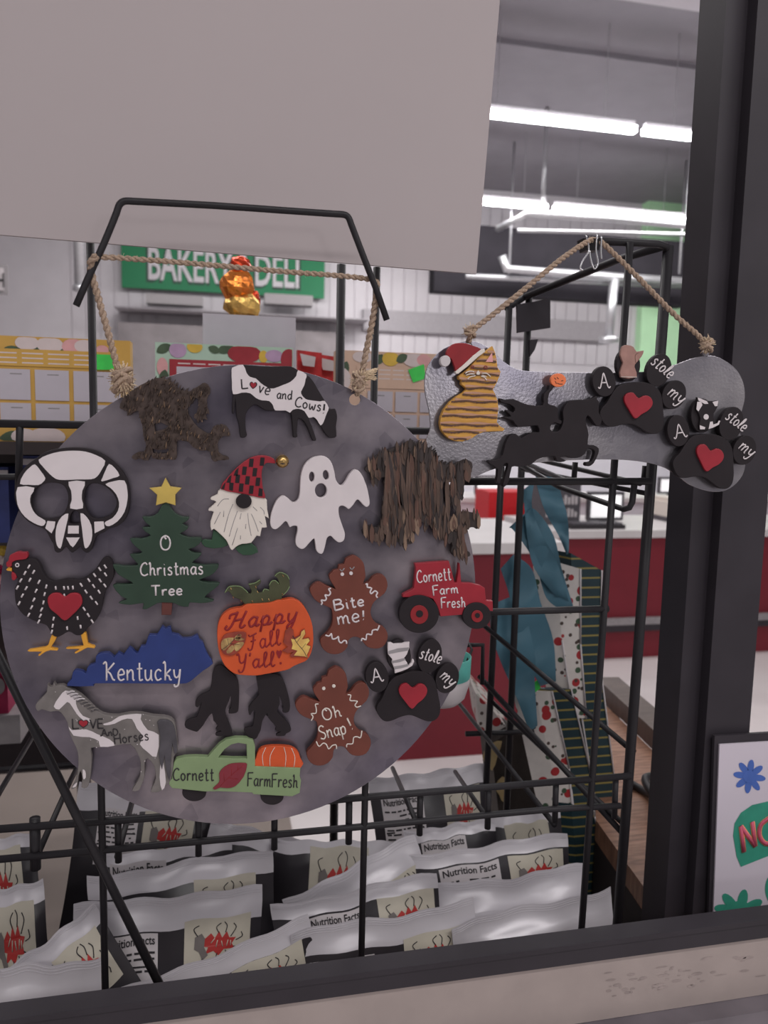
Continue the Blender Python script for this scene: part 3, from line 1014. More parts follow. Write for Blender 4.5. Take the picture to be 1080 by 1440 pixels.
def calendar(label, x0, x1, ztop, bodym, panelm, seedv, leaves, cells, tagpx, hdr, red=False):
    t = thing('calendar_box', label, 'calendar', ((x0 + x1) / 2, YC, zs))
    child(MB().box((x0, YC, zs), (x1, YC + .03, ztop), bodym), 'box', t)
    W, H = x1 - x0, ztop - zs
    pr = MB()

    def pt(u, v, k=0):
        return (x0 + u * W, YC - .0004 - k * .0003, zs + v * H)

    def quad(u0, v0, u1, v1, m, k=0):
        pr.add([pt(u0, v0, k), pt(u1, v0, k), pt(u1, v1, k), pt(u0, v1, k)], [(0, 1, 2, 3)], m)

    def blob(u, v, ru, rv, rot, m, k=1, leaf=False):
        n = 16
        vs = []
        cr, srr = math.cos(math.radians(rot)), math.sin(math.radians(rot))
        for i in range(n):
            a = 2 * math.pi * i / n
            rr = 1.0
            xx = ru * math.cos(a)
            yy = rv * math.sin(a) * (abs(math.sin(a)) ** .6 if leaf else 1)
            X2, Y2 = xx * cr - yy * srr, xx * srr + yy * cr
            vv = min(max(zs + v * H + Y2, zs + .001), ztop - .001)
            uu = min(max(x0 + u * W + X2, x0 + .001), x1 - .001)
            vs.append((uu, YC - .0004 - k * .0003, vv))
        pr.add(vs + [(sum(q[0] for q in vs) / n, vs[0][1], sum(q[2] for q in vs) / n)], [(i, (i + 1) % n, n) for i in range(n)], m)

    for q_, (u, v, ru, rv, rot, m, lf) in enumerate(leaves):
        blob(u, v, ru, rv, rot, m, 1 + q_ * .12, lf)
    if panelm:
        quad(hdr[0], hdr[1], hdr[2], hdr[3], panelm, 3.2)
        for j in range(3):
            vv = hdr[3] - .045 - j * .045
            n = 7
            for i in range(n):
                uu = hdr[0] + .06 + (hdr[2] - hdr[0] - .12) * i / n
                quad(uu, vv, uu + (hdr[2] - hdr[0]) * .10, vv + .012, CPINK, 3.6)
    for (u0, v0, u1, v1) in cells:
        quad(u0, v0, u1, v1, CWHITE, 4)
        quad((u0 + u1) / 2 - .02, v1 - .05, (u0 + u1) / 2 + .03, v1 - .04, MGREYP, 4.6)
    child(pr, 'printed_front', t)
    if tagpx:
        tg = MB().flat(tagpx, YC - .0030, TAGG)
        child(tg, 'price_tag', t)
    return t


XL0, XL1 = P(-150, 470, YC).x, P(183, 480, YC).x
W = XL1 - XL0
ZTOP = 1.500


def cellgrid(us, vs):
    return [(us[i], vs[j], us[i + 1] - .02, vs[j + 1] - .03) for i in range(len(us) - 1) for j in range(len(vs) - 1)]


def U(px, y=550):
    return (P(px, y, YC).x - XL0) / W


cl = [(U(22), .86, .012, .006, -15, CLEAF, True), (U(57), .86, .012, .007, 60, CLEAF, True), (U(86), .86, .013, .007, 150, CLEAF, True), (U(170), .70, .010, .006, 120, CLEAF, True),
      (U(40), .94, .014, .009, 0, CPINK, False), (U(72), .93, .016, .010, 0, CPINK, False), (U(105), .92, .014, .010, 0, CPK, False), (U(120), .93, .012, .008, 0, CPINK, False), (U(145), .90, .008, .006, 0, CPK, False),
      (U(16), .05, .016, .007, 10, CLEAF, True), (U(50), .06, .012, .007, 50, CLEAF, True), (U(65), .05, .022, .012, 0, CPINK, False), (U(33), .05, .016, .010, 0, CPINK, False), (U(125), .05, .016, .007, 40, CLEAF, True)]
calendar('yellow boxed calendar with leaves, standing at the left end of the shelf', XL0, XL1, ZTOP, CYEL, CYEL, 1, cl,
         cellgrid([U(-160), U(-105), U(-52), U(0) + .0, U(50), U(104), U(176)], [.18, .40, .72]), [(134, 498), (160, 499), (160, 520), (135, 520)], (U(-140), .72, U(160), .88))
XM0, XM1 = P(218, 480, YC).x, P(412, 486, YC).x
cm = [(.06, .94, .010, .006, 30, CLEAF, True), (.16, .93, .011, .010, 0, CLILAC, False), (.28, .97, .010, .008, 0, CGOLD, False), (.50, .96, .011, .006, 20, CLEAF, True), (.64, .92, .022, .012, 0, CRED, False),
      (.78, .90, .006, .008, 0, CGOLD, False), (.86, .91, .012, .008, 0, CLILAC, False), (.97, .88, .011, .014, 0, CRED, False), (.42, .95, .008, .005, 160, CLEAF, True), (.05, .76, .007, .012, 0, CPK, False), (.06, .66, .010, .006, 80, CLEAF, True)]
calendar('mint and red boxed calendar standing behind the top of the round sign', XM0, XM1, ZTOP, CMINT, CRED, 2, cm, cellgrid([.15, .5, .98], [.2, .5, .80]), None, (.10, .1, .98, .84))
XR0, XR1 = P(474, 490, YC).x, P(668, 497, YC).x
cp = [(.05, .80, .012, .007, 70, CLEAF, True), (.03, .70, .014, .016, 0, CPINK, False), (.18, .94, .014, .008, 0, CPINK, False), (.30, .92, .008, .006, 60, CLEAF, True), (.38, .93, .012, .010, 0, CGOLD, False), (.55, .93, .016, .010, 0, CPINK, False),
      (.46, .94, .009, .006, 30, CLEAF, True), (.62, .93, .010, .008, 0, CPK, False), (.74, .91, .012, .007, 70, CLEAF, True), (.86, .92, .014, .010, 0, CPINK, False)]
calendar('peach boxed calendar standing between the round sign and the bone sign', XR0, XR1, ZTOP, CPEACH, CPEACH, 3, cp, cellgrid([.22, .42, .60, .80, .99], [.10, .38, .62]), [(574, 520), (596, 512), (599, 532), (581, 538)], (.14, .62, .95, .85))
# blank white card standing behind the calendars
c0, c1 = P(285, 440, 1.10), P(416, 447, 1.10)
tag(MB().box((c0.x, 1.10, zs), (c1.x, 1.103, (c0.z + c1.z) / 2), CWHITE).build('blank_card'), 'blank white card standing behind the mint calendar', 'card')
# foil wrapped figure
fo = thing('foil_treat', 'crumpled orange and copper foil wrapped treat behind the white card', 'sweet', P(340, 440, 1.2))
COPPER = mat('copper_foil', rgb(206, 116, 52), .22, metal=.75, var=.35, scale=60, bump=.8)
GOLDF = mat('gold_foil', rgb(206, 160, 90), .22, metal=.75, var=.35, scale=60, bump=.8)
REDF = mat('red_foil', rgb(190, 66, 40), .25, metal=.7, var=.3, scale=60, bump=.8)


def blobpx(cx, cy, rx, ry, Y, m, jit=.10):
    c = P(cx, cy, Y)
    k = Y / FPX
    return MB().sphere(c, 1, m, 14, 9, (rx * k, rx * k * .8, ry * k), jit)


child(blobpx(334, 402, 23, 22, 1.2, COPPER), 'upper_foil', fo)
child(blobpx(342, 432, 25, 20, 1.2, GOLDF), 'lower_foil', fo)
child(blobpx(338, 372, 14, 11, 1.2, REDF), 'top_foil', fo)
child(blobpx(358, 424, 8, 14, 1.2, REDF), 'side_foil', fo)
zf = P(340, 448, 1.2).z
child(MB().box((P(325, 448, 1.2).x, 1.185, zs), (P(355, 448, 1.2).x, 1.215, zf), CREAMP), 'stand', fo)
# red snack pouches behind
for i, (x0, x1, y0, y1, Y, lab) in enumerate(((418, 452, 492, 560, 1.18, 'red and white snack pouch behind the round sign, nearer the mint calendar'), (446, 474, 498, 560, 1.2, 'red snack pouch squeezed against the peach calendar'))):
    a, c = P(x0, y0, Y), P(x1, y1, Y)
    t = thing('snack_pouch', lab, 'snack bag', ((a.x + c.x) / 2, Y, zs), 'red snack pouches on the calendar shelf')
    child(MB().slab([(a.x, Y, a.z), (c.x, Y, a.z - .003), (c.x, Y - .012, zs), (a.x, Y - .012, zs)], (0, .014, 0), mat('pouch_red', rgb(160, 36, 38), .35, var=.3, scale=60, bump=.5)), 'pouch', t)
    wv = [P(x0 + 4, y0 + 5, Y - .013), P(x0 + 26, y0 + 10, Y - .013), P(x0 + 24, y0 + 24, Y - .013), P(x0 + 8, y0 + 22, Y - .013)]
    child(MB().slab(wv, (0, .001, 0), LABELW), 'label', t)
# things on the dark left shelf
BLUEB = mat('navy_box', rgb(40, 48, 96), .5, var=.3, scale=30)
for (x0, y0, x1, y1, lab, m) in ((32, 640, 75, 670, 'navy box lying on the dark shelf above the skull', BLUEB), (-60, 655, 20, 760, 'dark blue package at the left edge below the yellow calendar', BLUEB)):
    a, c = P(x0, y0, 1.12), P(x1, y1, 1.12)
    t = thing('blue_package', lab, 'package', ((a.x + c.x) / 2, 1.14, c.z))
    child(MB().box((a.x, 1.10, c.z), (c.x, 1.20, a.z), m), 'carton', t)
    child(MB().box((a.x, 1.098, a.z - .012), (c.x, 1.101, a.z - .004), LABELW), 'print_band', t)
a, c = P(-40, 700, 1.06), P(8, 760, 1.06)
# magenta stand at the left edge
MAG = mat('magenta_card', rgb(150, 34, 74), .5, var=.1)
q0, q1 = P(-60, 845, 1.36), P(12, 1003, 1.36)
t = thing('magenta_display', 'magenta display carton at the left edge beside the round sign', 'display', ((q0.x + q1.x) / 2, 1.43, q1.z - .05))
child(MB().box((q0.x, 1.36, q1.z), (q1.x, 1.5, q0.z), MAG), 'carton', t)
child(MB().box((q0.x, 1.35, q1.z - .05), (q1.x + .02, 1.52, q1.z), MGREYP), 'base', t)
child(MB().flat(ell(-3, 965, 10, 12), 1.357, MGREYP), 'round_label', t)
fl0 = P(0, 775, 1.2)
t = thing('flower_bunch', 'pink and yellow artificial flowers at the left edge', 'flowers', fl0 - Vector((.01, 0, .06)))
for i, (x, y, m) in enumerate(((-2, 800, MAG), (4, 815, CPK), (3, 775, CGOLD), (-4, 785, CPINK), (-6, 828, MAG), (8, 790, CPINK))):
    child(MB().sphere(P(x, y, 1.25), .010, m, 10, 7, (1, 1, .8), .12), 'blossom', t)
child(MB().rod([P(-3, 785, 1.255), P(-8, 845, 1.28)], .004, CLEAF), 'stem', t)
# low black crate beyond the rack, on the floor
q0, q1 = P(-70, 1005, 2.1), P(128, 1080, 2.1)
t = thing('black_crate', 'black crate standing beyond the rack at the left', 'crate', ((q0.x + q1.x) / 2, 2.3, 0))
child(MB().box((q0.x, 2.1, q1.z), (q1.x, 2.6, q0.z), BLACKP), 'body', t)
for xx in (q0.x + .02, q1.x - .04):
    child(MB().box((xx, 2.12, 0), (xx + .03, 2.16, q1.z), BLACKP), 'leg', t)
child(MB().flat([(12, 1010), (40, 1003), (40, 1016), (14, 1022)], 2.095, MGREYP), 'label', t)

# teal and white cup on the rack's small hook
cp = thing('hanging_cup', 'white cup with a teal band hanging from a hook at the disc edge', 'cup', P(622, 990, .76))
cc = P(619, 950, .76)


def ring_profile(prof, m, c):
    vs, fs = [], []
    n = 24
    for r, z_ in prof:
        for i in range(n):
            a = 2 * math.pi * i / n
            vs.append((c.x + r * math.cos(a), c.y + r * math.sin(a), c.z + z_))
    for j in range(len(prof) - 1):
        for i in range(n):
            a, b2 = j * n + i, j * n + (i + 1) % n
            fs.append((a, b2, b2 + n, a + n))
    return MB().add(vs, fs, m, True)


child(ring_profile([(.001, -.030), (.020, -.029), (.027, -.022), (.031, -.008), (.0315, .000), (.030, .000), (.026, -.02), (.001, -.026)], LABELW, cc), 'cup_base', cp)
child(ring_profile([(.0318, .000), (.0325, .022), (.031, .022), (.0305, .000)], mat('teal_band', rgb(70, 140, 132), .5), cc), 'band', cp)
child(MB().rod([cc + Vector((.030, 0, .015)), cc + Vector((.038, .01, .024)), cc + Vector((.036, .03, .034)), cc + Vector((.034, .036, .030))], .0015, BLACKW, 6), 'handle', cp)

# ------------------------------------------------------------------ round galvanised sign with its twine
YD = .615
DC, DR = Vector((.02833, YD, 1.2561)), .1883
rs = thing('round_sign', 'round galvanised metal sign hung by twine and covered with painted cut-outs', 'sign', DC)
b = MB()


def disc_mesh(b, holes):
    cu = bpy.data.curves.new('tmp', 'CURVE')
    cu.dimensions = '2D'
    cu.fill_mode = 'BOTH'
    cu.extrude = .0006
    cu.bevel_depth = .0003
    cu.offset = -.0003
    for (cx, cz, r, n) in [(DC.x, DC.z, DR, 120)] + holes:
        s = cu.splines.new('POLY')
        s.points.add(n - 1)
        for i in range(n):
            a = 2 * math.pi * i / n
            s.points[i].co = (cx + r * math.cos(a), cz + r * math.sin(a), 0, 1)
        s.use_cyclic_u = True
    ob = bpy.data.objects.new('tmp', cu)
    COL.objects.link(ob)
    me = ob.to_mesh()
    b.add([(v.co.x, YD + .0009 - v.co.z, v.co.y) for v in me.vertices], [tuple(p.vertices) for p in me.polygons], GALV)
    ob.to_mesh_clear()
    bpy.data.objects.remove(ob)
    bpy.data.curves.remove(cu)


h1, h2 = P(178, 550, YD), P(499, 562, YD)
disc_mesh(b, [(h2.x, h2.z, .0046, 20)])
child(b, 'metal_disc', rs)


def twine(b, pts, r, turns_per_m=95, m=TWINE):
    """two twisted strands with stray fibres"""
    pts = [Vector(p) for p in pts]
    L = [0]
    for i in range(1, len(pts)):
        L.append(L[-1] + (pts[i] - pts[i - 1]).length)
    n = max(8, int(L[-1] / .0016))
    path = []
    for i in range(n + 1):
        d = L[-1] * i / n
        k = 1
        while k < len(L) - 1 and L[k] < d:
            k += 1
        f = (d - L[k - 1]) / max(1e-9, L[k] - L[k - 1])
        path.append((pts[k - 1].lerp(pts[k], f), (pts[k] - pts[k - 1]).normalized(), d))
    for s in (0, math.pi):
        q = []
        for p, t, d in path:
            nn = Vector((0, 1, 0)) - t * t.y
            if nn.length < .1:
                nn = Vector((1, 0, 0)) - t * t.x
            nn.normalize()
            bb = t.cross(nn)
            a = 2 * math.pi * d * turns_per_m + s
            q.append(p + (nn * math.cos(a) + bb * math.sin(a)) * r * .5)
        b.rod(q, r * .62, m, 6)
    for i in range(int(L[-1] * 420)):
        p, t, d = random.choice(path)
        dirv = Vector((random.uniform(-1, 1), random.uniform(-1, 1), random.uniform(-1, 1)))
        dirv = (dirv + t * .8).normalized()
        st = p + (dirv - t * dirv.dot(t)) * r * .6
        b.rod([st, st + dirv * random.uniform(.0012, .0032)], .00012, TWINE2, 3)


def knot(b, c, r, sx=1, sz=1.2, n=150, m=TWINE):
    c = Vector(c)
    b.sphere(c, r * .72, m, 10, 8, (sx, .8, sz), .16)
    for k in range(3):
        ring = []
        ph = random.uniform(0, 6)
        for i in range(13):
            a = 2 * math.pi * i / 12
            v = Vector((math.cos(a) * r * .75 * sx, math.sin(a) * r * .6, math.sin(a + ph) * r * .5 * sz + (k - 1) * r * .35))
            ring.append(c + v)
        b.rod(ring, r * .22, m, 6)
    for i in range(n):
        d = Vector((random.gauss(0, 1), random.gauss(0, .8), random.gauss(0, 1.1))).normalized()
        d = Vector((d.x * sx, d.y * .8, d.z * sz))
        st = c + d * r * .5
        e = c + d * r * random.uniform(.9, 1.35) + Vector((0, 0, random.uniform(-.001, .001)))
        b.rod([st, e], .00032, TWINE2 if random.random() < .7 else m, 3)


tw = MB()
Yt = .608
twine(tw, [P(x, y, Y) for x, y, Y in catmull([(176, 545, .613), (166, 520, .609), (152, 468, .607), (138, 418, .606), (129, 385, .605), (128, 368, .600), (136, 360, .598)], 4)], .0026)
twine(tw, [P(x, y, Y) for x, y, Y in catmull([(128, 372, .606), (136, 362, .604), (200, 365, .606), (300, 373, .607), (400, 382, .607), (480, 388, .607), (520, 393, .608), (530, 398, .609)], 4)], .0021)
twine(tw, [P(x, y, Y) for x, y, Y in catmull([(530, 394, .609), (529, 415, .608), (524, 450, .608), (516, 490, .609), (508, 530, .610), (502, 556, .613)], 4)], .0026)
child(tw, 'twine', rs)
kb_ = MB()
knot(kb_, P(172, 535, .608), .0085, 1.0, 1.35, 220)
child(kb_, 'knot', rs)
kb_ = MB()
knot(kb_, P(505, 538, .608), .0062, 1.0, 1.5, 130)
for i in range(40):
    s = P(510 + random.uniform(-4, 4), 532 + random.uniform(-5, 5), .607)
    e = P(526 + random.uniform(-4, 6), 526 + random.uniform(-9, 9), .604 + random.uniform(-.003, .003))
    kb_.rod([s, s.lerp(e, .5) + Vector((0, 0, .001)), e], .0004, TWINE2, 4)
child(kb_, 'knot', rs)

# ------------------------------------------------------------------ bone sign
YB = .624
zb5 = Zm(580, 320, 2.16)
bone = zb5([(180, 345), (110, 360), (65, 395), (40, 440), (38, 500), (50, 555), (54, 610), (40, 655), (52, 715), (95, 752), (140, 766), (188, 758),
            (238, 737), (300, 722), (380, 714), (500, 706), (620, 705), (700, 712), (760, 727), (800, 750), (850, 785), (915, 803), (965, 792), (1003, 752),
            (1012, 700), (1000, 640), (990, 600), (1000, 560), (1010, 515), (1003, 465), (975, 422), (920, 391), (862, 394), (800, 416), (740, 434),
            (660, 440), (560, 441), (440, 439), (350, 436), (310, 427), (275, 405), (235, 368)])
bs = thing('bone_sign', 'bone shaped galvanised metal sign hung by twine from a clip', 'sign', P(815, 590, YB))
b = MB()
b.cutout([bone, ell(659, 487, 5, 5, 0, 12), ell(993, 497, 4.5, 5, 0, 12)], YB, .0018, GALVB, 4, .0003)
child(b, 'metal_bone', bs)
tw = MB()
twine(tw, [P(x, y, Y) for x, y, Y in catmull([(659, 482, .623), (664, 466, .620), (690, 445, .622), (740, 405, .626), (790, 364, .632), (826, 340, .644), (838, 338, .650), (852, 346, .646), (900, 393, .634), (950, 444, .626), (984, 474, .622), (993, 492, .6225)], 5)], .0024)
child(tw, 'twine', bs)
kb_ = MB()
knot(kb_, P(661, 466, .620), .0052, 1.1, 1.0, 70)
child(kb_, 'knot', bs)
kb_ = MB()
knot(kb_, P(994, 485, .620), .0062, 1.05, 1.1, 110)
child(kb_, 'knot', bs)
# binder clip holding the twine on the rack's top bar
cl_ = thing('binder_clip', 'small black binder clip with silver wire handles at the top of the bone sign twine', 'clip', P(832, 352, .652))
child(MB().slab([P(820, 335, .646), P(846, 335, .646), P(842, 352, .650), P(824, 352, .650)], (0, .012, 0), BLACKW), 'body', cl_)
for pts in ([(824, 330), (828, 352), (819, 368), (816, 377), (820, 380)], [(840, 329), (838, 350), (841, 370), (836, 378), (831, 366), (829, 352)], [(846, 332), (845, 352), (846, 364)]):
    child(MB().rod(catmull([tuple(P(x, y, .643)) for x, y in pts], 4), .0008, CHROME, 6), 'wire_handle', cl_)

# ------------------------------------------------------------------ painted wooden cut-outs held on by magnets
YF = .606      # front faces on the round sign
YG = .615      # front faces on the bone sign
TH = .0055


def centroid(poly):
    return (sum(p[0] for p in poly) / len(poly), sum(p[1] for p in poly) / len(poly))


def inner(poly):
    c = centroid(poly)
    if inside(c, poly):
        return c
    xs, ys = [p[0] for p in poly], [p[1] for p in poly]
    best, bd = c, -1
    for i in range(300):
        q = (random.uniform(min(xs), max(xs)), random.uniform(min(ys), max(ys)))
        if inside(q, poly):
            d = min(math.hypot(q[0] - p[0], q[1] - p[1]) for p in poly)
            if d > bd:
                best, bd = q, d
    return best


ORN_D = 'cut-outs on the round sign'
MAGN = mat('magnet', rgb(52, 50, 54), .5)


def ornament(name, label, poly, Y=YF, cat='ornament'):
    c = inner(poly)
    return thing(name, label, cat, P(c[0], c[1], Y + TH), 'painted cut-outs on the round sign' if Y == YF else 'painted cut-outs on the bone sign')


def magnet(b, poly, Y):
    c = inner(poly)
    back = YD if Y < .61 else YB
    p = P(c[0], c[1], Y)
    b.rod([(p.x, Y + TH, p.z), (p.x, back, p.z)], .005, MAGN, 14)


def body(t, poly, Y, m, holes=(), sm=3, th=TH, name='body', mag=True):
    b = MB()
    b.cutout([poly] + list(holes), Y, th, m, sm)
    if mag:
        magnet(b, poly, Y)
    return b


# --- skull
z = Zm(10, 610, 6)
pk = z([(60, 520), (70, 440), (100, 350), (160, 270), (240, 210), (330, 150), (430, 125), (540, 115), (650, 120), (750, 145), (850, 200), (940, 280), (1000, 360), (1030, 450), (1035, 550), (1025, 650), (990, 730), (930, 780), (860, 800), (820, 830), (770, 850), (740, 890), (715, 970), (690, 1000), (665, 1003), (640, 985), (620, 955), (605, 960), (580, 985), (550, 1003), (525, 985), (500, 955), (480, 960), (455, 995), (425, 1003), (400, 985), (390, 930), (370, 900), (320, 810), (240, 775), (170, 735), (110, 665), (75, 590)])
hl = [z([(205, 560), (220, 490), (270, 440), (340, 415), (420, 415), (480, 440), (510, 500), (515, 570), (495, 640), (450, 695), (380, 715), (300, 715), (240, 680), (212, 620)]),
      z([(650, 560), (658, 480), (690, 430), (740, 418), (800, 430), (860, 470), (910, 530), (925, 590), (900, 650), (850, 695), (780, 715), (720, 705), (680, 660), (658, 610)]),
      z([(530, 700), (545, 665), (570, 650), (600, 665), (610, 705), (605, 755), (526, 755)])]
t = ornament('skull_ornament', 'black and white painted skull with two open eye holes', pk)
b = MB()
b.cutout([pk] + hl, YF, TH, BLACKP, 3)
q = z([(540, 260)])[0]
b.rod([(P(q[0], q[1], YF).x, YF + TH, P(q[0], q[1], YF).z), (P(q[0], q[1], YF).x, YD, P(q[0], q[1], YF).z)], .005, MAGN, 14)
for pl_ in ([(265, 220), (350, 175), (450, 150), (560, 143), (660, 150), (750, 180), (828, 228), (800, 300), (760, 360), (710, 383), (600, 385), (480, 390), (410, 380), (350, 330), (300, 275)],
            [(235, 258), (280, 310), (322, 372), (305, 405), (265, 432), (180, 430), (108, 422), (140, 340), (190, 285)],
            [(90, 450), (230, 455), (200, 520), (195, 580), (220, 650), (260, 695), (322, 732), (318, 762), (290, 778), (220, 750), (150, 700), (100, 630), (80, 550)],
            [(860, 255), (910, 290), (948, 352), (900, 372), (798, 403), (805, 370), (830, 310)],
            [(830, 425), (900, 400), (990, 395), (1015, 480), (1015, 560), (990, 660), (930, 740), (860, 780), (828, 767), (830, 742), (890, 710), (935, 650), (945, 580), (920, 510), (870, 455)],
            [(518, 405), (656, 403), (635, 480), (630, 550), (640, 628), (532, 630), (545, 560), (540, 480)],
            [(340, 735), (407, 740), (400, 790), (375, 840), (322, 797)], [(735, 742), (814, 738), (822, 797), (738, 840)],
            [(517, 673), (500, 770), (470, 900), (450, 968), (420, 940), (408, 860), (420, 770), (460, 700)],
            [(618, 670), (670, 700), (710, 770), (718, 860), (700, 930), (665, 968), (648, 930), (632, 800)],
            [(515, 775), (605, 775), (605, 842), (512, 842)], [(497, 875), (613, 875), (575, 935), (555, 957), (533, 940)]):
    b.flat(z(pl_), YF - .0003, WHITEP, 1 if len(pl_) < 6 else 2)
child(b, 'body', t)

# --- spotted hen
z = Zm(0, 760, 6)
pk = z([(100, 220), (100, 185), (140, 165), (220, 155), (290, 155), (330, 190), (360, 260), (400, 320), (470, 345), (560, 325), (680, 330), (740, 300), (800, 250), (840, 190), (870, 150), (910, 140), (940, 165), (955, 210), (960, 290), (930, 370), (880, 450), (860, 560), (820, 660), (770, 710), (730, 750), (690, 795), (640, 800), (580, 770), (500, 812), (450, 805), (420, 760), (390, 715), (330, 695), (250, 660), (190, 620), (140, 550), (125, 470), (125, 400), (150, 350), (145, 310), (115, 270)])
t = ornament('hen_ornament', 'black hen with white dashes, red comb and a red heart', pk)
b = body(t, pk, YF, BLACKP)
for x, y in ((243, 220), (283, 266), (210, 275), (252, 332), (175, 337), (328, 350), (146, 397), (220, 403), (304, 425), (390, 388), (188, 465), (285, 500), (376, 453), (161, 530), (266, 564), (366, 523), (350, 583), (242, 627), (340, 635), (326, 684), (452, 660), (444, 720), (437, 770)):
    k = 9 if x < 360 else 4
    b.stroke(z([(x + k, y - 16), (x - k, y + 16)]), 2.3, YF - .0002, WHITEP)
for x, y in ((470, 400), (540, 400), (575, 400), (615, 398), (543, 466), (566, 740), (655, 655), (680, 728), (710, 578), (745, 630), (778, 682), (685, 375), (725, 432), (770, 484), (814, 528), (750, 335), (790, 385), (836, 433), (798, 292), (845, 337), (885, 380), (842, 242), (890, 286), (888, 220)):
    k = 2 if x < 700 and y > 390 else 10
    b.stroke(z([(x - k, y - 15), (x + k, y + 15)]), 2.3, YF - .0002, WHITEP)
b.stroke(z(ell(145, 208, 14, 14, 0, 14) + [(159, 208)]), 1.5, YF - .0002, WHITEP)
child(b, 'body', t)
child(MB().cutout([z([(50, 190), (70, 170), (80, 130), (110, 110), (150, 95), (190, 100), (225, 100), (234, 130), (215, 158), (140, 168), (100, 188), (95, 218), (60, 225)])], YF - .0012, .005, REDP, 3), 'comb', t)
child(MB().cutout([z([(50, 247), (75, 220), (102, 235), (98, 262), (60, 256)])], YF + .0005, .004, YELLOWP, 1), 'beak', t)
child(MB().cutout([z([(98, 266), (130, 285), (138, 318), (115, 338), (97, 322)])], YF - .0008, .004, REDP, 2), 'wattle', t)
for lg in ([(435, 800), (480, 805), (450, 870), (430, 905), (480, 915), (482, 932), (425, 928), (375, 945), (335, 975), (320, 968), (350, 940), (245, 940), (245, 922), (380, 900), (410, 870)],
           [(680, 785), (725, 780), (740, 870), (795, 890), (795, 912), (740, 905), (690, 930), (640, 955), (630, 945), (670, 918), (570, 918), (565, 905), (690, 895), (700, 870)]):
    child(MB().cutout([z(lg)], YF + .0008, .004, YELLOWP, 2), 'leg', t)
child(MB().cutout([z([(545, 677), (480, 625), (425, 580), (403, 530), (405, 480), (440, 448), (500, 445), (545, 475), (590, 448), (650, 445), (685, 475), (692, 530), (660, 580), (610, 630)])], YF - .0020, .0025, REDP, 3), 'heart', t)

# --- cow
z = Zm(310, 480, 6)
rear = [(107, 450), (180, 435), (250, 440), (300, 480), (350, 500), (410, 505), (445, 545), (460, 587), (380, 582), (330, 550), (290, 535), (250, 560), (215, 610), (210, 680), (215, 750), (225, 790), (205, 812), (170, 810), (160, 760), (155, 700), (135, 630), (130, 560), (125, 500), (115, 600), (100, 605), (97, 560)]
fleg = [(585, 605), (610, 580), (660, 570), (710, 590), (740, 645), (770, 710), (800, 800), (808, 835), (780, 838), (760, 790), (735, 725), (700, 670), (660, 650), (650, 700), (645, 770), (650, 805), (617, 810), (612, 760), (605, 680)]
pk = z([(92, 240), (110, 215), (190, 195), (330, 208), (480, 210), (590, 210), (650, 240), (730, 280), (780, 330), (820, 400), (880, 500), (915, 560), (935, 570), (965, 568), (980, 600), (985, 650), (975, 720), (980, 800), (950, 815), (915, 810), (880, 770), (845, 712), (815, 665), (785, 640), (745, 648), (770, 710), (800, 800), (808, 835), (780, 838), (760, 790), (735, 725), (700, 670), (660, 650), (650, 700), (645, 770), (650, 805), (617, 810), (612, 760), (605, 680), (595, 605), (550, 585), (460, 585), (380, 582), (330, 550), (290, 535), (250, 560), (215, 610), (210, 680), (215, 750), (225, 790), (205, 812), (170, 810), (160, 760), (155, 700), (135, 630), (130, 560), (125, 500), (115, 600), (100, 605), (97, 560), (107, 450), (105, 430), (95, 350)])
t = ornament('cow_ornament', 'black and white grazing cow with black lettering at the top of the sign', pk)
b = MB()
b.cutout([pk], YF, TH, BLACKP, 2)
q = P(*z([(400, 470)])[0], YF)
b.rod([(q.x, YF + TH, q.z), (q.x, YD, q.z)], .005, MAGN, 14)
b.flat(z([(94, 240), (112, 217), (190, 197), (220, 265), (250, 300), (300, 314), (340, 352), (400, 390), (450, 397), (530, 367), (590, 342), (640, 292), (655, 243), (726, 280), (718, 320), (708, 370), (680, 425), (690, 457), (720, 487), (760, 497), (840, 507), (880, 503), (914, 562), (900, 600), (885, 640), (870, 680), (845, 710), (815, 663), (785, 638), (745, 645), (710, 590), (660, 569), (610, 578), (585, 603), (550, 583), (462, 583), (445, 543), (410, 503), (350, 498), (300, 478), (250, 438), (180, 433), (107, 446), (97, 350)]), YF - .0003, WHITEP, 2)
child(b, 'body', t)
b = MB()
letter(b, 'L', z([(182, 400)])[0], z([(240, 396)])[0], 13.5, 2.0, YF - .0004, INK)
b.flat(heart(*z([(277, 372)])[0], 11, 10.5, 6), YF - .0004, INK)
b.flat(heart(*z([(277, 371)])[0], 8, 8, 6), YF - .0006, REDP)
letter(b, 've', z([(315, 428)])[0], z([(412, 455)])[0], 16, 1.8, YF - .0004, INK)
letter(b, 'and', z([(475, 482)])[0], z([(602, 492)])[0], 13, 1.8, YF - .0004, INK)
letter(b, 'Cows', z([(625, 548)])[0], z([(845, 590)])[0], 14, 1.9, YF - .0004, INK)
letter(b, '!', z([(858, 606)])[0], z([(885, 608)])[0], 13, 2.6, YF - .0004, INK)
child(b, 'lettering', t)

